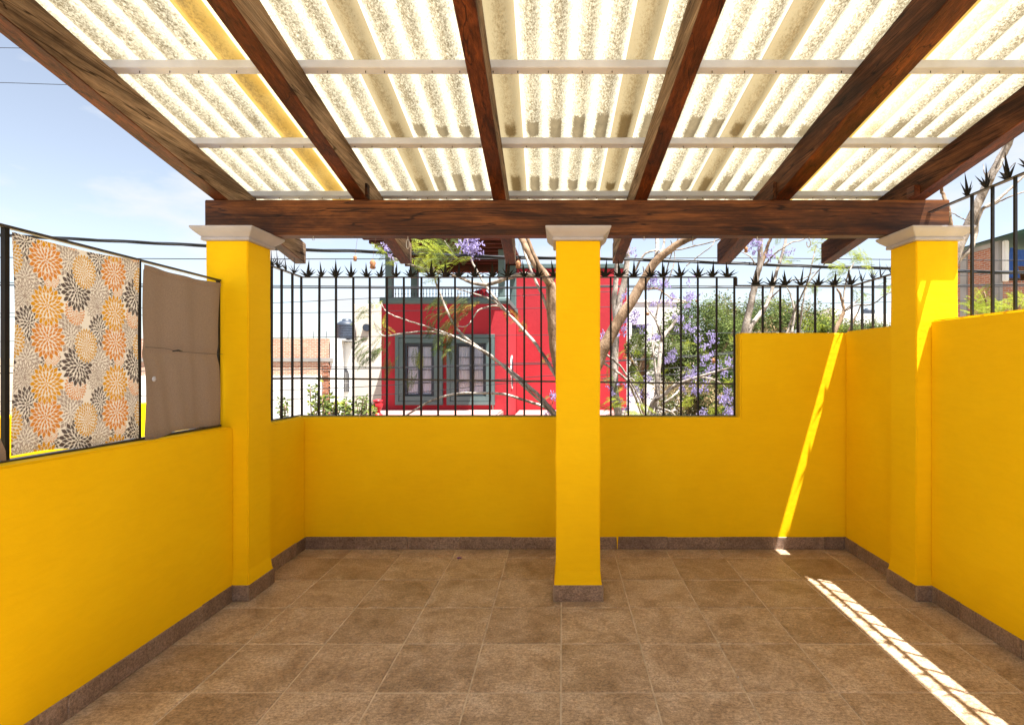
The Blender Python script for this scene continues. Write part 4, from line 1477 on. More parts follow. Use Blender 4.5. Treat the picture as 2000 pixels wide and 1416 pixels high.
# ------------------------------------------------------------------ overhead cables
def cable(label, pts, y, r, y2=None, twist=False, ext=14, sag=0.0):
    """Cable strung across the street; the points are where it crosses the view."""
    y2 = y if y2 is None else y2
    n = len(pts)
    q = [P(px, py, y + (y2 - y) * i / (n - 1)) for i, (px, py) in enumerate(pts)]
    a = q[0] - (q[1] - q[0]).normalized() * ext
    b = q[-1] + (q[-1] - q[-2]).normalized() * ext
    path = smooth_path([a] + q + [b], 8)
    m = MB()
    if twist:
        L = 0
        for s in (0, 2.1, 4.2):
            pp, L = [], 0
            for i, p in enumerate(path):
                if i: L += (p - path[i - 1]).length
                pp.append(p)
            fine = []
            acc = 0
            for i in range(len(path) - 1):
                d = path[i + 1] - path[i]
                k = max(2, int(d.length / .12))
                for j in range(k):
                    t = j / k
                    w = acc + d.length * t
                    an = w * 2.6 + s
                    fine.append(path[i] + d * t + Vector((0, math.cos(an), math.sin(an))) * r * 1.05)
                acc += d.length
            m.tube(fine, r, 5)
    else:
        m.tube(path, r, 5)
    m.build('cable', M_cable, origin=q[0], label=label, cat='cable', group='overhead cables')


cable('thick twisted black cable bundle, uppermost over the back railing spikes', [(85, 464), (400, 480), (590, 488), (700, 491), (820, 496), (1000, 503), (1170, 505), (1400, 513), (1600, 521), (1740, 524), (1880, 530), (2000, 533)], 7.6, .013, twist=True)
cable('thin straight cable just under the thick twisted bundle', [(0, 503), (400, 506), (700, 506), (1090, 506), (1400, 504), (1740, 507), (2000, 509)], 8.2, .0075)
cable('upper line of the cable pair crossing the terrace posts', [(0, 552), (530, 558), (1000, 561), (1170, 558), (1430, 559), (1740, 562), (2000, 559)], 8.6, .008)
cable('lower line of the cable pair crossing the terrace posts', [(0, 557), (530, 561.5), (1000, 563), (1170, 560.5), (1430, 562), (1740, 559), (2000, 556)], 8.8, .012)
cable('faint cable rising to the right over the water tank', [(0, 612), (530, 592), (746, 582), (1000, 578), (1400, 560)], 11.0, .006)
cable('faint level cable just above the water tank', [(0, 620), (530, 612), (760, 608), (1000, 603), (1430, 596), (1740, 590)], 11.2, .006)
cable('faint cable crossing the red wall just above the windows', [(530, 660), (760, 657), (1000, 655), (1200, 654), (1430, 650)], 11.0, .006)
cable('upper dark cable crossing the window middles', [(530, 716.5), (760, 717), (960, 711), (1090, 707), (1170, 705.5), (1320, 696), (1430, 688)], 9.0, .006)
cable('lower dark cable crossing the window middles', [(530, 722), (760, 719), (960, 713.5), (1090, 710), (1170, 707), (1320, 699), (1430, 691)], 9.2, .009)
cable('slanting cable below the window middles', [(530, 763), (680, 757), (830, 748), (960, 742), (1090, 733), (1171, 733), (1300, 720), (1430, 710)], 9.4, .006)
cable('lowest slanting cable across the window sills', [(530, 781), (700, 774), (850, 763), (985, 749), (1090, 744), (1250, 735)], 9.6, .006)
cable('high faint cable at the left edge of the sky', [(-200, 92), (0, 94), (60, 95), (300, 100)], 9.0, .005)
cable('second high faint cable at the left edge of the sky', [(-200, 160), (0, 162), (130, 166), (400, 172)], 9.0, .005)


# ------------------------------------------------------------------ trees
class Leaves:
    """Feathery fronds and blossom, gathered into one part of a tree."""
    def __init__(self):
        self.m = MB()

    def frond(self, base, d, length, droop, width, mi, nodes=15):
        d = d.normalized()
        side = d.cross(Vector((0, 0, 1)))
        if side.length < .1: side = Vector((1, 0, 0))
        side.normalize()
        roll = random.uniform(-.7, .7)
        side = (side * math.cos(roll) + d.cross(side) * math.sin(roll)).normalized()
        p = Vector(base)
        prev = p
        st = length / nodes
        dd = d.copy()
        vs, fs = [], []
        for i in range(nodes):
            dd = (dd + Vector((0, 0, -droop / nodes))).normalized()
            prev = p
            p = p + dd * st
            t = (i + 1) / nodes
            w = width * math.sin(math.pi * min(.97, .12 + .88 * t)) ** .7
            for sgn in (-1, 1):
                a = side * sgn
                tip = p + a * w + dd * w * .55 + Vector((0, 0, -droop * w * .45)) + Vector((random.gauss(0, .004), random.gauss(0, .004), random.gauss(0, .006)))
                mid = (p + tip) * .5
                hw = dd * st * .34
                b = len(vs)
                vs += [p, mid + hw * .85, tip, mid - hw * .85]
                fs.append((b, b + 1, b + 2, b + 3))
            b = len(vs)
            k = Vector((0, 0, .0022))
            vs += [prev - k, p - k, p + k, prev + k]
            fs.append((b, b + 1, b + 2, b + 3))
        self.m.add(vs, fs, mi)

    def spray(self, px, py, rpx, y, n, mats, length=.36, droop=.9, dy=.5, lean=None, down=0.1):
        for _ in range(n):
            a = random.uniform(0, 6.283); r = rpx * math.sqrt(random.random())
            c = P(px + r * math.cos(a), py + r * math.sin(a), y + random.uniform(-dy, dy))
            if lean is not None:
                d = Vector((lean + random.gauss(0, .35), random.gauss(0, .5), random.gauss(-down, .3)))
            else:
                d = Vector((random.gauss(0, 1), random.gauss(0, .7), random.gauss(-down, .45)))
            l = length * random.uniform(.6, 1.15)
            self.frond(c - d.normalized() * l * .5, d, l, droop * random.uniform(.5, 1.3), l * .23, random.choice(mats))

    def blossom(self, px, py, rpx, y, n, mi, size=.036, dy=.25, stretch=1.25):
        for _ in range(n):
            while True:
                q = Vector((random.gauss(0, .45), random.gauss(0, .45), random.gauss(0, .45)))
                if q.length < 1.1: break
            c = P(px, py, y) + Vector((q.x * rpx * y / FPX, q.y * dy, q.z * rpx * y / FPX * stretch))
            d = Vector((random.gauss(0, .6), random.gauss(0, .6), -1 + random.gauss(0, .5))).normalized()
            u = d.orthogonal().normalized(); w = d.cross(u)
            s = size * random.uniform(.6, 1.25)
            vs, fs = [], []
            for ax in (u, w):
                b = len(vs)
                vs += [c - ax * s * .14, c + ax * s * .14, c + d * s + ax * s * .34, c + d * s * 1.12, c + d * s - ax * s * .34]
                fs.append((b, b + 1, b + 2, b + 3, b + 4))
            self.m.add(vs, fs, mi)

    def leaf_cloud(self, c, rx, ry, rz, n, mats, size, clumps=40, seed=0):
        r = random.Random(seed)
        cl = []
        while len(cl) < clumps:
            q = Vector((r.uniform(-1, 1), r.uniform(-1, 1), r.uniform(-1, 1)))
            if .25 < q.length < 1:
                cl.append((Vector((q.x * rx, q.y * ry, q.z * rz)), r.uniform(.16, .34), r.choice(mats)))
        for _ in range(n):
            o, k, mi = r.choice(cl)
            q = Vector((r.gauss(0, 1), r.gauss(0, 1), r.gauss(0, .8)))
            q = q.normalized() * abs(r.gauss(.8, .25))
            p = c + o + Vector((q.x * k * rx, q.y * k * ry, q.z * k * rz))
            d = Vector((r.gauss(0, 1), r.gauss(0, 1), r.gauss(-.2, .7))).normalized()
            u = d.orthogonal().normalized()
            u = (u * math.cos(r.uniform(0, 6)) + d.cross(u) * math.sin(r.uniform(0, 6))).normalized()
            s = size * r.uniform(.5, 1.3)
            mm = mi if r.random() < .75 else r.choice(mats)
            self.m.add([p, p + d * s * .5 + u * s * .2, p + d * s, p + d * s * .5 - u * s * .2], [(0, 1, 2, 3)], mm)


LM = [L_fresh, L_olive, L_rust, L_purple, L_dark, L_mid, L_tan]
FR, OL, RU, PU_, DK, MD, TN = range(7)


def limb(parent, name, pts, y0, y1, r0, r1, mat, bend=.12, sub=6):
    """A limb through the points, r0 to r1 its radius in photograph pixels, y0 to y1 its distance."""
    n = len(pts)
    q = []
    ph = random.uniform(0, 6)
    for i, (px, py) in enumerate(pts):
        f = i / (n - 1)
        q.append(P(px, py, y0 + (y1 - y0) * f + (bend * math.sin(f * 5 + ph) if 0 < i else 0)))
    path = smooth_path(q, sub, 0.0022)
    k = len(path)
    rs = [(r0 + (r1 - r0) * i / (k - 1)) * (y0 + (y1 - y0) * i / (k - 1)) / FPX * (1 + .07 * noise.noise(path[i] * 6)) for i in range(k)]
    m = MB(); m.tube(path, rs, 8)
    return m.build(name, mat, parent)


def gpx(px, y):
    """The picture point where the ground lies straight below, for a trunk's foot."""
    return (px, VY + (EYE - GROUND) * FPX / y)


# the jacaranda behind the middle pillar
YJ = 7.3
jac = thing('jacaranda_tree', 'leaning jacaranda whose trunk stands behind the middle pillar', 'tree', tuple(P(*gpx(1130, YJ), YJ)))
limb(jac, 'trunk', [gpx(1130, YJ), (1128, 1000), (1122, 880), (1108, 790), (1087, 694), (1079, 620), (1075, 553)], YJ, YJ, 17, 10, B_brown, .03)
limb(jac, 'branch', [(1075, 556), (1062, 535), (1044, 513), (1030, 488), (1016, 462), (990, 420), (950, 370)], YJ, YJ + .2, 9, 4, B_brown)
limb(jac, 'branch', [(1075, 556), (1056, 540), (1019, 537), (988, 544.5), (951, 556), (920, 551.6), (886, 537.5), (815.6, 522), (765, 503)], YJ, YJ + .3, 6, 1.6, B_grey)
limb(jac, 'branch', [(1122, 880), (1105, 830), (1084, 807), (1047, 767.7), (990.7, 719.7), (928.6, 674.5), (889, 637.7), (863.6, 584), (849.5, 544.5), (846, 515)], YJ, YJ + .7, 4.8, 1.3, B_grey)
limb(jac, 'branch', [(1120, 885), (1084, 815), (1010, 742), (962.5, 697), (934, 680), (894.7, 660), (849.5, 643), (793, 625), (756, 609.5), (744, 590)], YJ, YJ + .9, 3.0, .8, B_pale)
limb(jac, 'branch', [(894.7, 660), (877.7, 656), (838, 647.6), (793, 650.5), (750.6, 656), (735, 640), (725, 605)], YJ + .6, YJ + .9, 2.4, .9, B_pale)
limb(jac, 'branch', [(1120, 870), (1075.5, 804), (1033, 784.6), (985, 770.5), (934, 767.7), (883, 770.5), (838, 784.6), (790, 815), (770, 840)], YJ, YJ + 1.2, 3.0, 1.6, B_pale)
limb(jac, 'branch', [(1118, 790), (1084, 731), (1050, 677), (1016, 637.7), (979.4, 598), (951, 561.5), (934, 533), (920, 505), (910, 450)], YJ, YJ + .8, 4.0, 1.4, B_pale)
limb(jac, 'branch', [(985, 606.7), (962.5, 587), (923, 572.8), (889, 564)], YJ + .5, YJ + .6, 2.2, .8, B_pale)
limb(jac, 'branch', [(995, 612), (980, 600), (962.5, 598), (934, 606.7), (914.5, 635), (894.7, 637.7)], YJ + .5, YJ + .6, 2.2, .8, B_pale)
limb(jac, 'branch', [(1084, 640), (1061, 581), (1036, 525), (1019, 474), (1010, 430)], YJ + .1, YJ + .2, 3.2, 1.8, B_pale)
limb(jac, 'branch', [(1075, 556), (1053, 519), (1030, 465), (1010, 400)], YJ - .1, YJ, 4.5, 3, B_brown)
limb(jac, 'branch', [(1075, 556), (1090, 530), (1120, 505), (1160, 470), (1190, 440)], YJ, YJ, 4, 2, B_brown)
limb(jac, 'branch', [(1122, 850), (1140, 780), (1171.6, 696), (1189, 661.6), (1212, 621), (1235, 586), (1258.4, 545.8), (1278.7, 514), (1304.7, 490.8), (1330.8, 473.4), (1356.8, 462), (1400, 440)], YJ, YJ - .3, 14, 5.5, B_brown)
limb(jac, 'branch', [(1140, 690), (1177, 708), (1223.7, 742.6), (1240, 775), (1250, 800), (1262, 830)], YJ + .1, YJ + .3, 2.6, 2, B_pale)
limb(jac, 'branch', [(1150, 660), (1182, 690), (1215, 720), (1245, 770), (1262, 812)], YJ + .2, YJ + .4, 2.4, 1.6, B_pale)
limb(jac, 'branch', [(849, 545), (870, 520), (885, 500), (868, 470)], YJ + .6, YJ + .5, 1.4, .7, B_grey)
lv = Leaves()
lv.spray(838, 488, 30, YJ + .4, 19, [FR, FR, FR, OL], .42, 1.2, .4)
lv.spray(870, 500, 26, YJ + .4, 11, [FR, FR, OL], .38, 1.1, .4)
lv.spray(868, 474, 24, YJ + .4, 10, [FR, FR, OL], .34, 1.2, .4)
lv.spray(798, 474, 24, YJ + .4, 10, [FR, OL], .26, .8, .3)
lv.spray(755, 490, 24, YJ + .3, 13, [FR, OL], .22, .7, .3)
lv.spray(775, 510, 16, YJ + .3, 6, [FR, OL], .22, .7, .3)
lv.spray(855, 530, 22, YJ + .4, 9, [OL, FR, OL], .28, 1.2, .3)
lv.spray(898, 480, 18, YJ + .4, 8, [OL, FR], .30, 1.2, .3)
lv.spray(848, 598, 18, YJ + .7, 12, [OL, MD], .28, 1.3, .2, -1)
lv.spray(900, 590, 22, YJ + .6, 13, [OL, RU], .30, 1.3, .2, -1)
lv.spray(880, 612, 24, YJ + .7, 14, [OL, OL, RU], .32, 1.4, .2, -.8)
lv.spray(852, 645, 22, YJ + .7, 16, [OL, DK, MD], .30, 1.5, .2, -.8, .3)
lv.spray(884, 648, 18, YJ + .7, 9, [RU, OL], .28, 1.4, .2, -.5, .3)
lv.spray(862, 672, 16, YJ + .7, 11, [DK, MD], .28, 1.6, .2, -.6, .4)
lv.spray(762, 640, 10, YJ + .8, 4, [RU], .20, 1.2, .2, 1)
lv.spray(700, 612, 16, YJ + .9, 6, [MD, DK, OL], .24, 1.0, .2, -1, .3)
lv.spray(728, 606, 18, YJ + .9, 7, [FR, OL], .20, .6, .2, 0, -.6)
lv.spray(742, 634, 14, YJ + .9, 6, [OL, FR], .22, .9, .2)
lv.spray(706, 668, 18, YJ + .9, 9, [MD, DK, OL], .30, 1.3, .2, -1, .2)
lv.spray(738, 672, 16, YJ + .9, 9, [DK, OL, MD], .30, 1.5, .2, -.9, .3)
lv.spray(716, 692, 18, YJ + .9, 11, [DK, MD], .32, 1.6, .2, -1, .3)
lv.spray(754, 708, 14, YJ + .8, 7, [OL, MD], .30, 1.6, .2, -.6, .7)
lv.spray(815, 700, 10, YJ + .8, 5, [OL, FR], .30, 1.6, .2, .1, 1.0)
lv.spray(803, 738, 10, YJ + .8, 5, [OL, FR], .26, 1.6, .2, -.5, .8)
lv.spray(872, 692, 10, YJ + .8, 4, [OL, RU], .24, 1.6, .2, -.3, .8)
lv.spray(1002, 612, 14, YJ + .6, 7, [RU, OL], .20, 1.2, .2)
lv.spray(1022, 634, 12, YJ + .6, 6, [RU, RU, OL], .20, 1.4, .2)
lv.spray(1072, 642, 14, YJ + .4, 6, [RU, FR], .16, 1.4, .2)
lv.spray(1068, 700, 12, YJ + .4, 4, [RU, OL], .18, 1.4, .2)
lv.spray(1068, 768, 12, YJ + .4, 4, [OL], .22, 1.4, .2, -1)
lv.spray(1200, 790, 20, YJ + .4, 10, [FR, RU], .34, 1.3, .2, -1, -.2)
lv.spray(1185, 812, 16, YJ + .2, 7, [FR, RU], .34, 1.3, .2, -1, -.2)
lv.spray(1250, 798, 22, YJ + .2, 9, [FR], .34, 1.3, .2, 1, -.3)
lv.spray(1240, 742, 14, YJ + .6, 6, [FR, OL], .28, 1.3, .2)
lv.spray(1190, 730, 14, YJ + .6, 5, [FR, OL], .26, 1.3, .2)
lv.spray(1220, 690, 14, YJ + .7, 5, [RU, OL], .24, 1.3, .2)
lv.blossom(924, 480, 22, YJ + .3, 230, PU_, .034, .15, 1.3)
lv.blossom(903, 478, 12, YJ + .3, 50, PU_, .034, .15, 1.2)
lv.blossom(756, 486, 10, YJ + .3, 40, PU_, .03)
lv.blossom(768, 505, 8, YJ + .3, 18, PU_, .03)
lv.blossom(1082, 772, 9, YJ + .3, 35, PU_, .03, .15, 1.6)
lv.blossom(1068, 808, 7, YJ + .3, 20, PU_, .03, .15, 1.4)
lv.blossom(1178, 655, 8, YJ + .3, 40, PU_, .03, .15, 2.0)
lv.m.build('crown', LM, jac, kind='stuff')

# the pale trunk right of the pillar, with most of the blossom
YP = 8.6
jp = thing('jacaranda_tree', 'pale mottled jacaranda trunk with purple blossom right of the middle pillar', 'tree', tuple(P(*gpx(1222, YP), YP)))
limb(jp, 'trunk', [gpx(1222, YP), (1216, 860), (1209, 812), (1200.5, 763), (1200.5, 690.5), (1203.4, 632.6), (1209, 592), (1218, 557), (1224, 517), (1226, 470), (1235, 400)], YP, YP, 10, 5, B_pale, .02)
limb(jp, 'branch', [(1204, 640), (1200, 590), (1203, 545), (1206, 500), (1200, 460)], YP, YP, 6, 4.5, B_pale, .02)
DPX = lambda x, y: (1160 + x / 5.245, 560 + y / 5.245)
limb(jp, 'branch', [(1222, 900), (1262, 830), DPX(600, 1190), DPX(700, 1120), DPX(840, 1010), DPX(1000, 950), DPX(1150, 900), DPX(1330, 850), DPX(1420, 825)], YP, YP - .6, 5.5, 1.6, B_pale)
limb(jp, 'branch', [(1240, 880), DPX(560, 1320), DPX(640, 1120), DPX(660, 900), DPX(680, 650), DPX(720, 500), DPX(790, 420), DPX(850, 330)], YP, YP + .5, 5.5, 3, B_pale)
limb(jp, 'branch', [(1235, 900), DPX(620, 1340), DPX(640, 1000), DPX(620, 760), DPX(600, 560), DPX(610, 400)], YP, YP + .2, 3.4, 1.6, B_pale)
limb(jp, 'branch', [DPX(700, 560), DPX(660, 420), DPX(625, 330), DPX(560, 240), DPX(530, 130), DPX(520, 0), (1256, 520)], YP, YP - .2, 2.2, 1, B_grey)
limb(jp, 'branch', [DPX(630, 330), DPX(660, 200), DPX(690, 80), DPX(720, -60), (1310, 500), (1325, 465)], YP, YP - .2, 2.0, 1, B_grey)
limb(jp, 'branch', [DPX(480, 30), DPX(640, 20), DPX(720, 70), DPX(800, 120), DPX(900, 140), DPX(960, 170)], YP - .6, YP - .6, 1.5, .8, B_brown)
limb(jp, 'branch', [(1277, 520), (1283, 490), (1283, 462), (1280, 420)], YP - .6, YP - .4, 4.2, 3.4, B_pale)
limb(jp, 'branch', [(1284, 505), (1295, 485), (1299, 455)], YP - .6, YP - .4, 2.6, 2, B_pale)
limb(jp, 'branch', [(1240, 530), (1256, 500), (1276, 490), (1296, 491), (1339.5, 485), (1397, 470.5), (1430, 455)], YP - .7, YP - .6, 2.2, 1, B_grey)
limb(jp, 'branch', [(1340, 520), (1365, 500), (1392, 478), (1400, 450)], YP - .6, YP - .6, 1.2, .7, B_grey)
limb(jp, 'branch', [(1300, 560), (1312, 530), (1318, 500), (1310, 470)], YP - .3, YP - .3, 1.3, .8, B_grey)
limb(jp, 'branch', [DPX(1060, 930), DPX(1180, 940), DPX(1300, 990), DPX(1420, 1110)], YP - .4, YP - .4, 2.2, 1, B_pale)
limb(jp, 'branch', [DPX(700, 1200), DPX(800, 1130), DPX(920, 1020), DPX(1000, 960)], YP - .4, YP - .4, 2.4, 1.4, B_pale)
limb(jp, 'branch', [DPX(640, 1240), DPX(760, 1270), DPX(830, 1320), DPX(880, 1400)], YP, YP - .2, 2.6, 1.6, B_pale)
lv = Leaves()
for x, y, r, n in ((990, 90, 75, 150), (960, 200, 40, 50), (800, 90, 50, 70), (760, 150, 40, 30), (430, 270, 62, 150), (310, 340, 52, 110), (300, 425, 42, 70), (960, 410, 60, 110), (1010, 440, 30, 30),
                  (880, 320, 48, 80), (640, 510, 42, 80), (1070, 530, 62, 120), (1230, 540, 66, 90), (800, 700, 66, 140), (1000, 870, 85, 190), (940, 930, 55, 80), (1250, 810, 90, 190),
                  (1150, 720, 60, 120), (550, 930, 62, 100), (450, 1090, 72, 160), (330, 1245, 46, 70), (1045, 1060, 62, 120), (1350, 1150, 85, 200), (1120, 1290, 62, 120), (1400, 1260, 55, 100),
                  (180, 1050, 34, 40), (600, 170, 46, 60), (500, 410, 44, 70), (1390, 780, 42, 60), (900, 1040, 40, 50), (730, 760, 40, 60), (300, 90, 34, 40), (980, -60, 50, 40)):
    px, py = DPX(x, y)
    lv.blossom(px, py, r / 5.245 * 0.85, YP + random.uniform(-.6, .4), int(n * .45), PU_, .029, .22, 1.1)
    for _ in range(3):
        lv.blossom(px + random.gauss(0, r / 5.245), py + random.gauss(0, r / 5.245), r / 5.245 * 0.5, YP + random.uniform(-.6, .4), int(n * .13), PU_, .030, .2, 1.2)
lv.blossom(1275, 545, 16, YP - .5, 90, PU_, .034)
lv.blossom(1295, 550, 14, YP - .5, 60, PU_, .034)
lv.blossom(1235, 490, 12, YP - .6, 25, PU_, .03)
for x, y, r, n, mats in ((940, 570, 40, 6, [FR, MD]), (970, 820, 40, 5, [FR]), (960, 1150, 60, 10, [FR]), (1380, 940, 50, 8, [FR, MD]), (740, 870, 40, 6, [FR, MD]), (1240, 1240, 60, 8, [FR]),
                         (380, 940, 60, 7, [FR, MD]), (250, 1000, 50, 5, [FR, OL]), (620, 780, 50, 6, [MD, DK]), (1100, 640, 70, 6, [FR, MD]), (1400, 500, 40, 5, [FR, MD]), (870, 600, 60, 7, [MD, OL]),
                         (480, 520, 60, 9, [MD, OL]), (420, 600, 60, 9, [MD, OL]), (520, 650, 60, 7, [MD, OL])):
    px, py = DPX(x, y)
    lv.spray(px, py, r / 5.245, YP + random.uniform(-.3, .3), n, mats, .26, 1.2, .2)
lv.m.build('crown', LM, jp, kind='stuff')
for px, py, r in ((1265, 613, 3.4), (1394, 704, 5.0), (1362, 588, 3.2), (1435, 700, 4)):
    m = MB(); c = P(px, py, YP - .5); s = r * YP / FPX
    m.lathe(c, [(s * .2, -s), (s * .8, -s * .6), (s * 1.1, 0), (s * .7, s * .6), (s * .15, s * .9)], 10)
    m.build('seed_pod', M_pod, jp)

# seed pods dangling in front of the sky
for px, py, r in ((693.5, 505, 4.0), (728, 517, 6.6), (1012, 517, 5.5), (1457, 488, 4.2)):
    yy = 6.4
    m = MB(); c = P(px, py, yy); s = r * yy / FPX
    m.lathe(c, [(s * .5, -s * 1.3), (s * .9, -s * 1.0), (s * .7, -s * .2), (s * .95, s * .5), (s * .55, s * 1.2), (s * .1, s * 1.5)], 10)
    m.tube([c + Vector((0, 0, s * 1.4)), c + Vector((.02, .1, .5)), c + Vector((.04, .3, 1.6))], .0016, 4)
    lab = {693.5: 'small dry brown seed pod left of the terrace post', 728: 'large dry brown seed pod above the railing spikes', 1012: 'split tan seed pod left of the middle pillar', 1457: 'round brown seed pod under the second rafter tail from the right'}[px]
    m.build('seed_pod', M_pod, origin=c, label=lab, cat='seed pod', group='dangling seed pods')

# slim trees beyond the raised wall
Z7 = lambda x, y: (1420 + x / 5.556, 440 + y / 5.556)
YA = 7.4
ta = thing('jacaranda_tree', 'forked pale tree rising beyond the raised back wall', 'tree', tuple(P(*gpx(1440, YA), YA)))
limb(ta, 'trunk', [gpx(1440, YA), (1446, 800), (1452, 690), Z7(190, 1150), Z7(260, 850), Z7(310, 600), Z7(355, 430), Z7(360, 250), Z7(360, 100), (1484, 400)], YA, YA, 8.5, 4, B_grey, .02)
limb(ta, 'branch', [Z7(345, 460), Z7(385, 390), Z7(420, 300), Z7(450, 200), Z7(490, 100), (1515, 430)], YA, YA, 4, 2.6, B_brown, .02)
limb(ta, 'branch', [(1450, 720), Z7(240, 1150), Z7(340, 985), Z7(410, 900), Z7(470, 760), Z7(530, 530), Z7(590, 340), Z7(640, 140), Z7(660, 0)], YA, YA + .4, 5, 2.2, B_pale, .03)
limb(ta, 'branch', [Z7(410, 900), Z7(480, 790), Z7(570, 700)], YA, YA, 2, 1.3, B_pale)
limb(ta, 'branch', [Z7(410, 430), Z7(520, 310), Z7(620, 240), Z7(700, 190), Z7(800, 165), Z7(890, 120)], YA, YA - .2, 1.8, 1.1, B_grey)
limb(ta, 'branch', [Z7(300, 420), Z7(250, 340), Z7(150, 290)], YA, YA, 1.4, .8, B_grey)
limb(ta, 'branch', [Z7(700, 1180), Z7(730, 950), Z7(690, 760), Z7(650, 680)], YA + 1, YA + 1, 2.4, 1, B_pale)
limb(ta, 'branch', [Z7(640, 1200), Z7(730, 930), Z7(840, 700), Z7(900, 520), Z7(940, 330), Z7(970, 220)], YA + .6, YA + .6, 2.0, 1.0, B_grey)
limb(ta, 'branch', [Z7(780, 1200), Z7(820, 860), Z7(870, 660), Z7(960, 530), Z7(1060, 420), Z7(1150, 280)], YA + .8, YA + .6, 1.8, 1.0, B_grey)
limb(ta, 'branch', [Z7(620, 640), Z7(700, 600), Z7(830, 580), Z7(960, 500)], YA + .5, YA + .6, 1.2, .8, B_grey)
lv = Leaves()
lv.blossom(1478, 478, 16, YA, 110, PU_, .03, .2, 1.3)
lv.blossom(1500, 498, 12, YA, 50, PU_, .03)
lv.blossom(1545, 490, 8, YA, 14, PU_, .03)
for px, py, r, n in ((1526, 505, 12, 7), (1540, 512, 12, 5), (1605, 476, 20, 12), (1618, 490, 18, 9), (1602, 505, 14, 7), (1520, 470, 8, 2), (1622, 465, 16, 7), (1590, 480, 10, 4)):
    lv.spray(px, py, r, YA + .4, n, [FR, FR, OL], .20, .7, .2)
lv.spray(1585, 556, 10, YA + .4, 4, [FR], .22, .7, .2)
lv.m.build('crown', LM, ta, kind='stuff')

YD = 7.0
td = thing('sapling', 'thin branched sapling beyond the raised wall, left of the right pillar', 'tree', tuple(P(*gpx(1600, YD), YD)))
limb(td, 'trunk', [gpx(1600, YD), (1610, 800), (1622, 690), Z7(1170, 1160), Z7(1250, 985), Z7(1268, 930), Z7(1255, 850), Z7(1225, 740), Z7(1190, 690)], YD, YD, 5.5, 1.6, B_brown, .03)
limb(td, 'branch', [Z7(1262, 830), Z7(1285, 640), Z7(1330, 500), Z7(1375, 410)], YD, YD, 1.8, 1, B_grey)
limb(td, 'branch', [Z7(1275, 925), Z7(1340, 870), Z7(1440, 800)], YD, YD, 1.7, .9, B_grey)
limb(td, 'branch', [Z7(1300, 1180), Z7(1370, 1040), Z7(1420, 940), Z7(1450, 870)], YD + .3, YD + .3, 1.8, 1, B_brown)
limb(td, 'branch', [Z7(1280, 930), Z7(1400, 868), Z7(1500, 868), Z7(1590, 850), Z7(1700, 770), Z7(1790, 720)], YD, YD - .2, 1.6, .9, B_grey)
lv = Leaves()
for px, py, r, n in ((1660, 500, 20, 12), (1680, 496, 14, 8), (1636, 515, 12, 6), (1632, 532, 16, 9), (1648, 535, 12, 6), (1700, 516, 12, 6), (1575 + 15, 558, 8, 3), (1680, 576, 12, 5), (1722, 562, 12, 5), (1735, 556, 8, 4), (1692, 566, 8, 3)):
    lv.spray(px, py, r, YD + .2, n, [FR, FR, OL], .20, .8, .2)
lv.m.build('crown', LM, td, kind='stuff')

# tree at the far right, seen through the bars
YR = 6.2
Z8 = lambda x, y: (1820 + x / 3.933, 280 + y / 3.933)
tr_ = thing('jacaranda_tree', 'leaning grey tree behind the right pillar, crossing the side bars', 'tree', tuple(P(*gpx(1770, YR), YR)))
limb(tr_, 'trunk', [gpx(1770, YR), (1800, 800), (1830, 620), (1856, 530), Z8(215, 780), Z8(330, 520), Z8(440, 280), Z8(570, 40), (1985, 240), (2020, 150)], YR, YR - .2, 11, 6, B_grey, .03)
limb(tr_, 'branch', [(1835, 590), Z8(190, 920), Z8(290, 820), Z8(335, 690), Z8(350, 600), Z8(395, 500), Z8(500, 440), Z8(600, 350), Z8(720, 240), (2040, 300)], YR + .1, YR, 5.5, 1.6, B_pale, .02)
limb(tr_, 'branch', [Z8(390, 500), Z8(480, 470), Z8(600, 410), Z8(720, 370), (2030, 360)], YR, YR, 1.8, 1.2, B_grey)
limb(tr_, 'branch', [Z8(460, 290), Z8(530, 160), Z8(560, 60), Z8(575, -20)], YR - .2, YR - .2, 2.6, 1.6, B_grey)
limb(tr_, 'branch', [Z8(260, 590), Z8(190, 555), Z8(120, 520)], YR, YR, 1.2, .7, B_grey)
limb(tr_, 'branch', [Z8(420, 300), Z8(400, 210), Z8(395, 160)], YR, YR, 1.1, .6, B_grey)
limb(tr_, 'branch', [(1850, 560), Z8(150, 700), Z8(120, 480), Z8(80, 380), Z8(60, 300)], YR + .2, YR, 4, 3, B_brown)
limb(tr_, 'branch', [Z8(540, 250), Z8(600, 190), Z8(640, 150)], YR - .2, YR - .2, 1.1, .6, B_grey)

YS = 7.6
ts = thing('young_tree', 'yellow green feathery young tree before the brick house', 'tree', tuple(P(*gpx(1928, YS), YS)))
limb(ts, 'trunk', [gpx(1928, YS), (1930, 800), (1928, 660), (1926, 600), (1922, 570)], YS, YS, 4, 1.4, B_brown, .03)
limb(ts, 'branch', [(1930, 690), (1960, 640), (1990, 600), (2005, 572)], YS, YS, 2.4, 1, B_brown)
lv = Leaves()
for px, py, r, n in ((1915, 576, 16, 12), (1900, 585, 12, 8), (1938, 590, 16, 12), (1925, 600, 20, 14), (1955, 598, 14, 9), (1905, 604, 14, 9), (1990, 580, 14, 12), (1998, 592, 14, 12), (1985, 600, 10, 8), (1945, 612, 20, 9)):
    lv.spray(px, py, r, YS, n, [FR], .26, .9, .3)
lv.m.build('crown', LM, ts, kind='stuff')


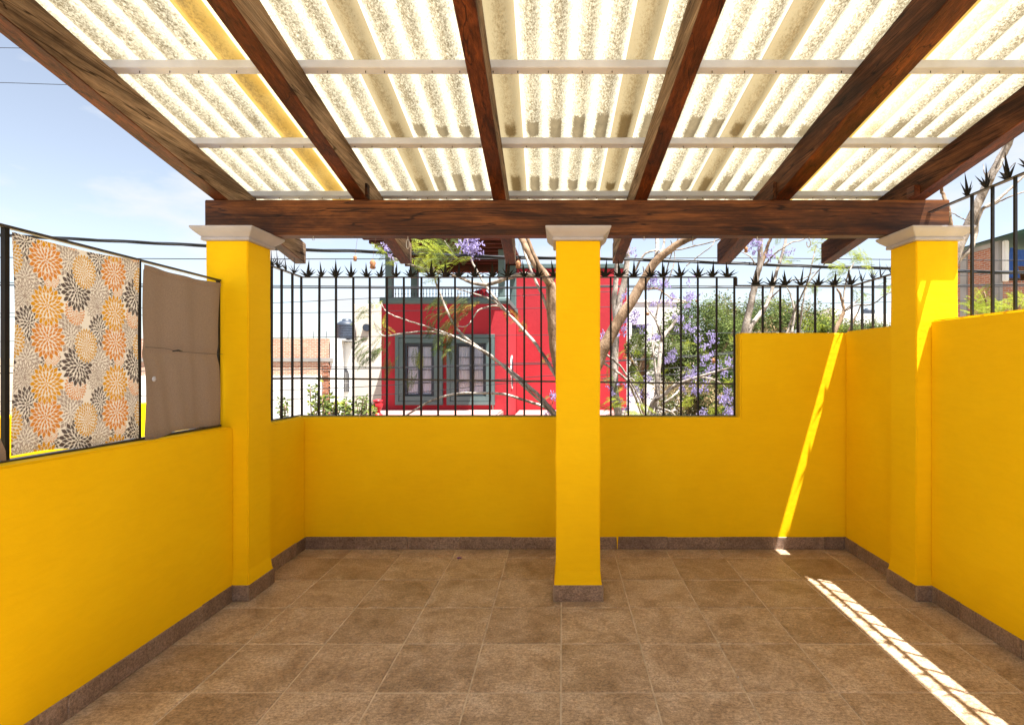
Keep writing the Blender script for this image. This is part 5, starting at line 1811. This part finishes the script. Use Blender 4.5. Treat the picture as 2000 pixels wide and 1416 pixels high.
# bushy green trees behind
def bushy(label, px, py, rx, ry, y, n, mats, size, seed, clumps=60):
    s = y / FPX
    t = thing('bushy_tree', label, 'tree', tuple(P(*gpx(px, y), y)))
    limb(t, 'trunk', [gpx(px, y), (px + 4, py + ry * 1.2), (px - 3, py + ry * .4), (px + 5, py - ry * .2)], y, y, 7, 3, B_brown, .05)
    for k in range(4):
        limb(t, 'branch', [(px + 2, py + ry * .6), (px + (k - 1.5) * rx * .3, py + ry * .1), (px + (k - 1.5) * rx * .55, py - ry * .5)], y, y + random.uniform(-.8, .8), 3.5, 1.2, B_brown)
    lv = Leaves()
    lv.leaf_cloud(P(px, py, y), rx * s, rx * s * .9, ry * s, n, mats, size, clumps, seed)
    lv.m.build('crown', LM, t, kind='stuff')


bushy('broad dark green tree directly right of the purple blossoms', 1368, 690, 80, 95, 12.6, 34000, [DK, MD, MD, OL], 0.066, 1, 90)
bushy('tall round green tree behind the step in the wall', 1452, 672, 95, 100, 14.0, 36000, [MD, OL, DK, MD, TN], 0.070, 2, 90)
bushy('olive green tree in the middle of the raised wall', 1560, 675, 90, 92, 14.6, 34000, [MD, OL, FR, TN, DK], 0.070, 3, 90)
bushy('low tan green tree left of the right pillar', 1672, 690, 90, 62, 15.4, 27000, [OL, TN, MD, DK], 0.070, 4, 70)
bushy('yellow green shrub showing low over the raised wall', 1630, 668, 46, 36, 10.0, 9000, [FR, MD, OL], 0.058, 5, 40)
bushy('dry brown shrub at the foot of the blossoms', 1345, 800, 80, 58, 10.6, 17000, [TN, TN, OL, DK], 0.058, 6, 70)
bushy('small grey green shrub before the white house', 1252, 705, 34, 55, 12.0, 6500, [OL, MD, FR], 0.055, 7, 40)
bushy('dark leafy shrub behind the blossoms by the wall end', 1410, 770, 60, 60, 10.9, 14000, [DK, DK, MD, OL], 0.058, 8, 60)


# plants on the sill of the street side, left
def plant(label, px, py, h, w, y, n, seed, mats, size=.07):
    base = P(px, py, y); s = y / FPX
    t = thing('plant', label, 'plant', (base.x, base.y, GROUND))
    r = random.Random(seed)
    lv = Leaves()
    for k in range(n):
        top = P(px + r.uniform(-w, w), py - h * r.uniform(.45, 1), y + r.uniform(-.25, .25))
        foot = Vector((base.x + r.uniform(-.1, .1), y + r.uniform(-.1, .1), base.z - .9))
        path = smooth_path([foot, foot.lerp(top, .55) + Vector((r.uniform(-.05, .05), 0, 0)), top], 4)
        mm = MB(); mm.tube(path, [.007 + .005 * (1 - i / (len(path) - 1)) for i in range(len(path))], 5)
        mm.build('stem', B_brown, t)
        for q in path[4:]:
            for _ in range(7):
                d = Vector((r.gauss(0, 1), r.gauss(0, 1), r.gauss(.1, .5))).normalized()
                u = d.orthogonal().normalized(); p = q + d * .01; sz = size * r.uniform(.6, 1.3)
                lv.m.add([p, p + d * sz * .5 + u * sz * .22, p + d * sz, p + d * sz * .5 - u * sz * .22], [(0, 1, 2, 3)], r.choice(mats))
    lv.m.build('leaves', LM, t, kind='stuff')
    # it grows from the ground of the front yard
    mm = MB(); mm.tube([(base.x, base.y, GROUND), (base.x + .03, base.y, base.z - .9)], [.03, .015], 6); mm.build('trunk', B_brown, t)


plant('thin upright plant closest to the left pillar', 560, 815, 38, 16, 9.2, 6, 1, [OL, MD])
plant('tall single stemmed plant with a round head of leaves', 612, 815, 75, 12, 9.6, 4, 2, [OL, FR], .085)
plant('broad leafy plant in the middle before the white wall', 648, 815, 40, 32, 9.3, 14, 3, [OL, MD, FR], .10)
plant('low bushy plant right of the broad leafy one', 670, 815, 26, 20, 9.5, 9, 5, [OL, MD, FR], .09)
plant('spindly plant left of the red urn', 706, 815, 40, 14, 9.6, 9, 4, [OL, MD])
plant('small leafy plant crouching beside the red urn', 724, 815, 20, 10, 9.6, 6, 6, [OL, FR])
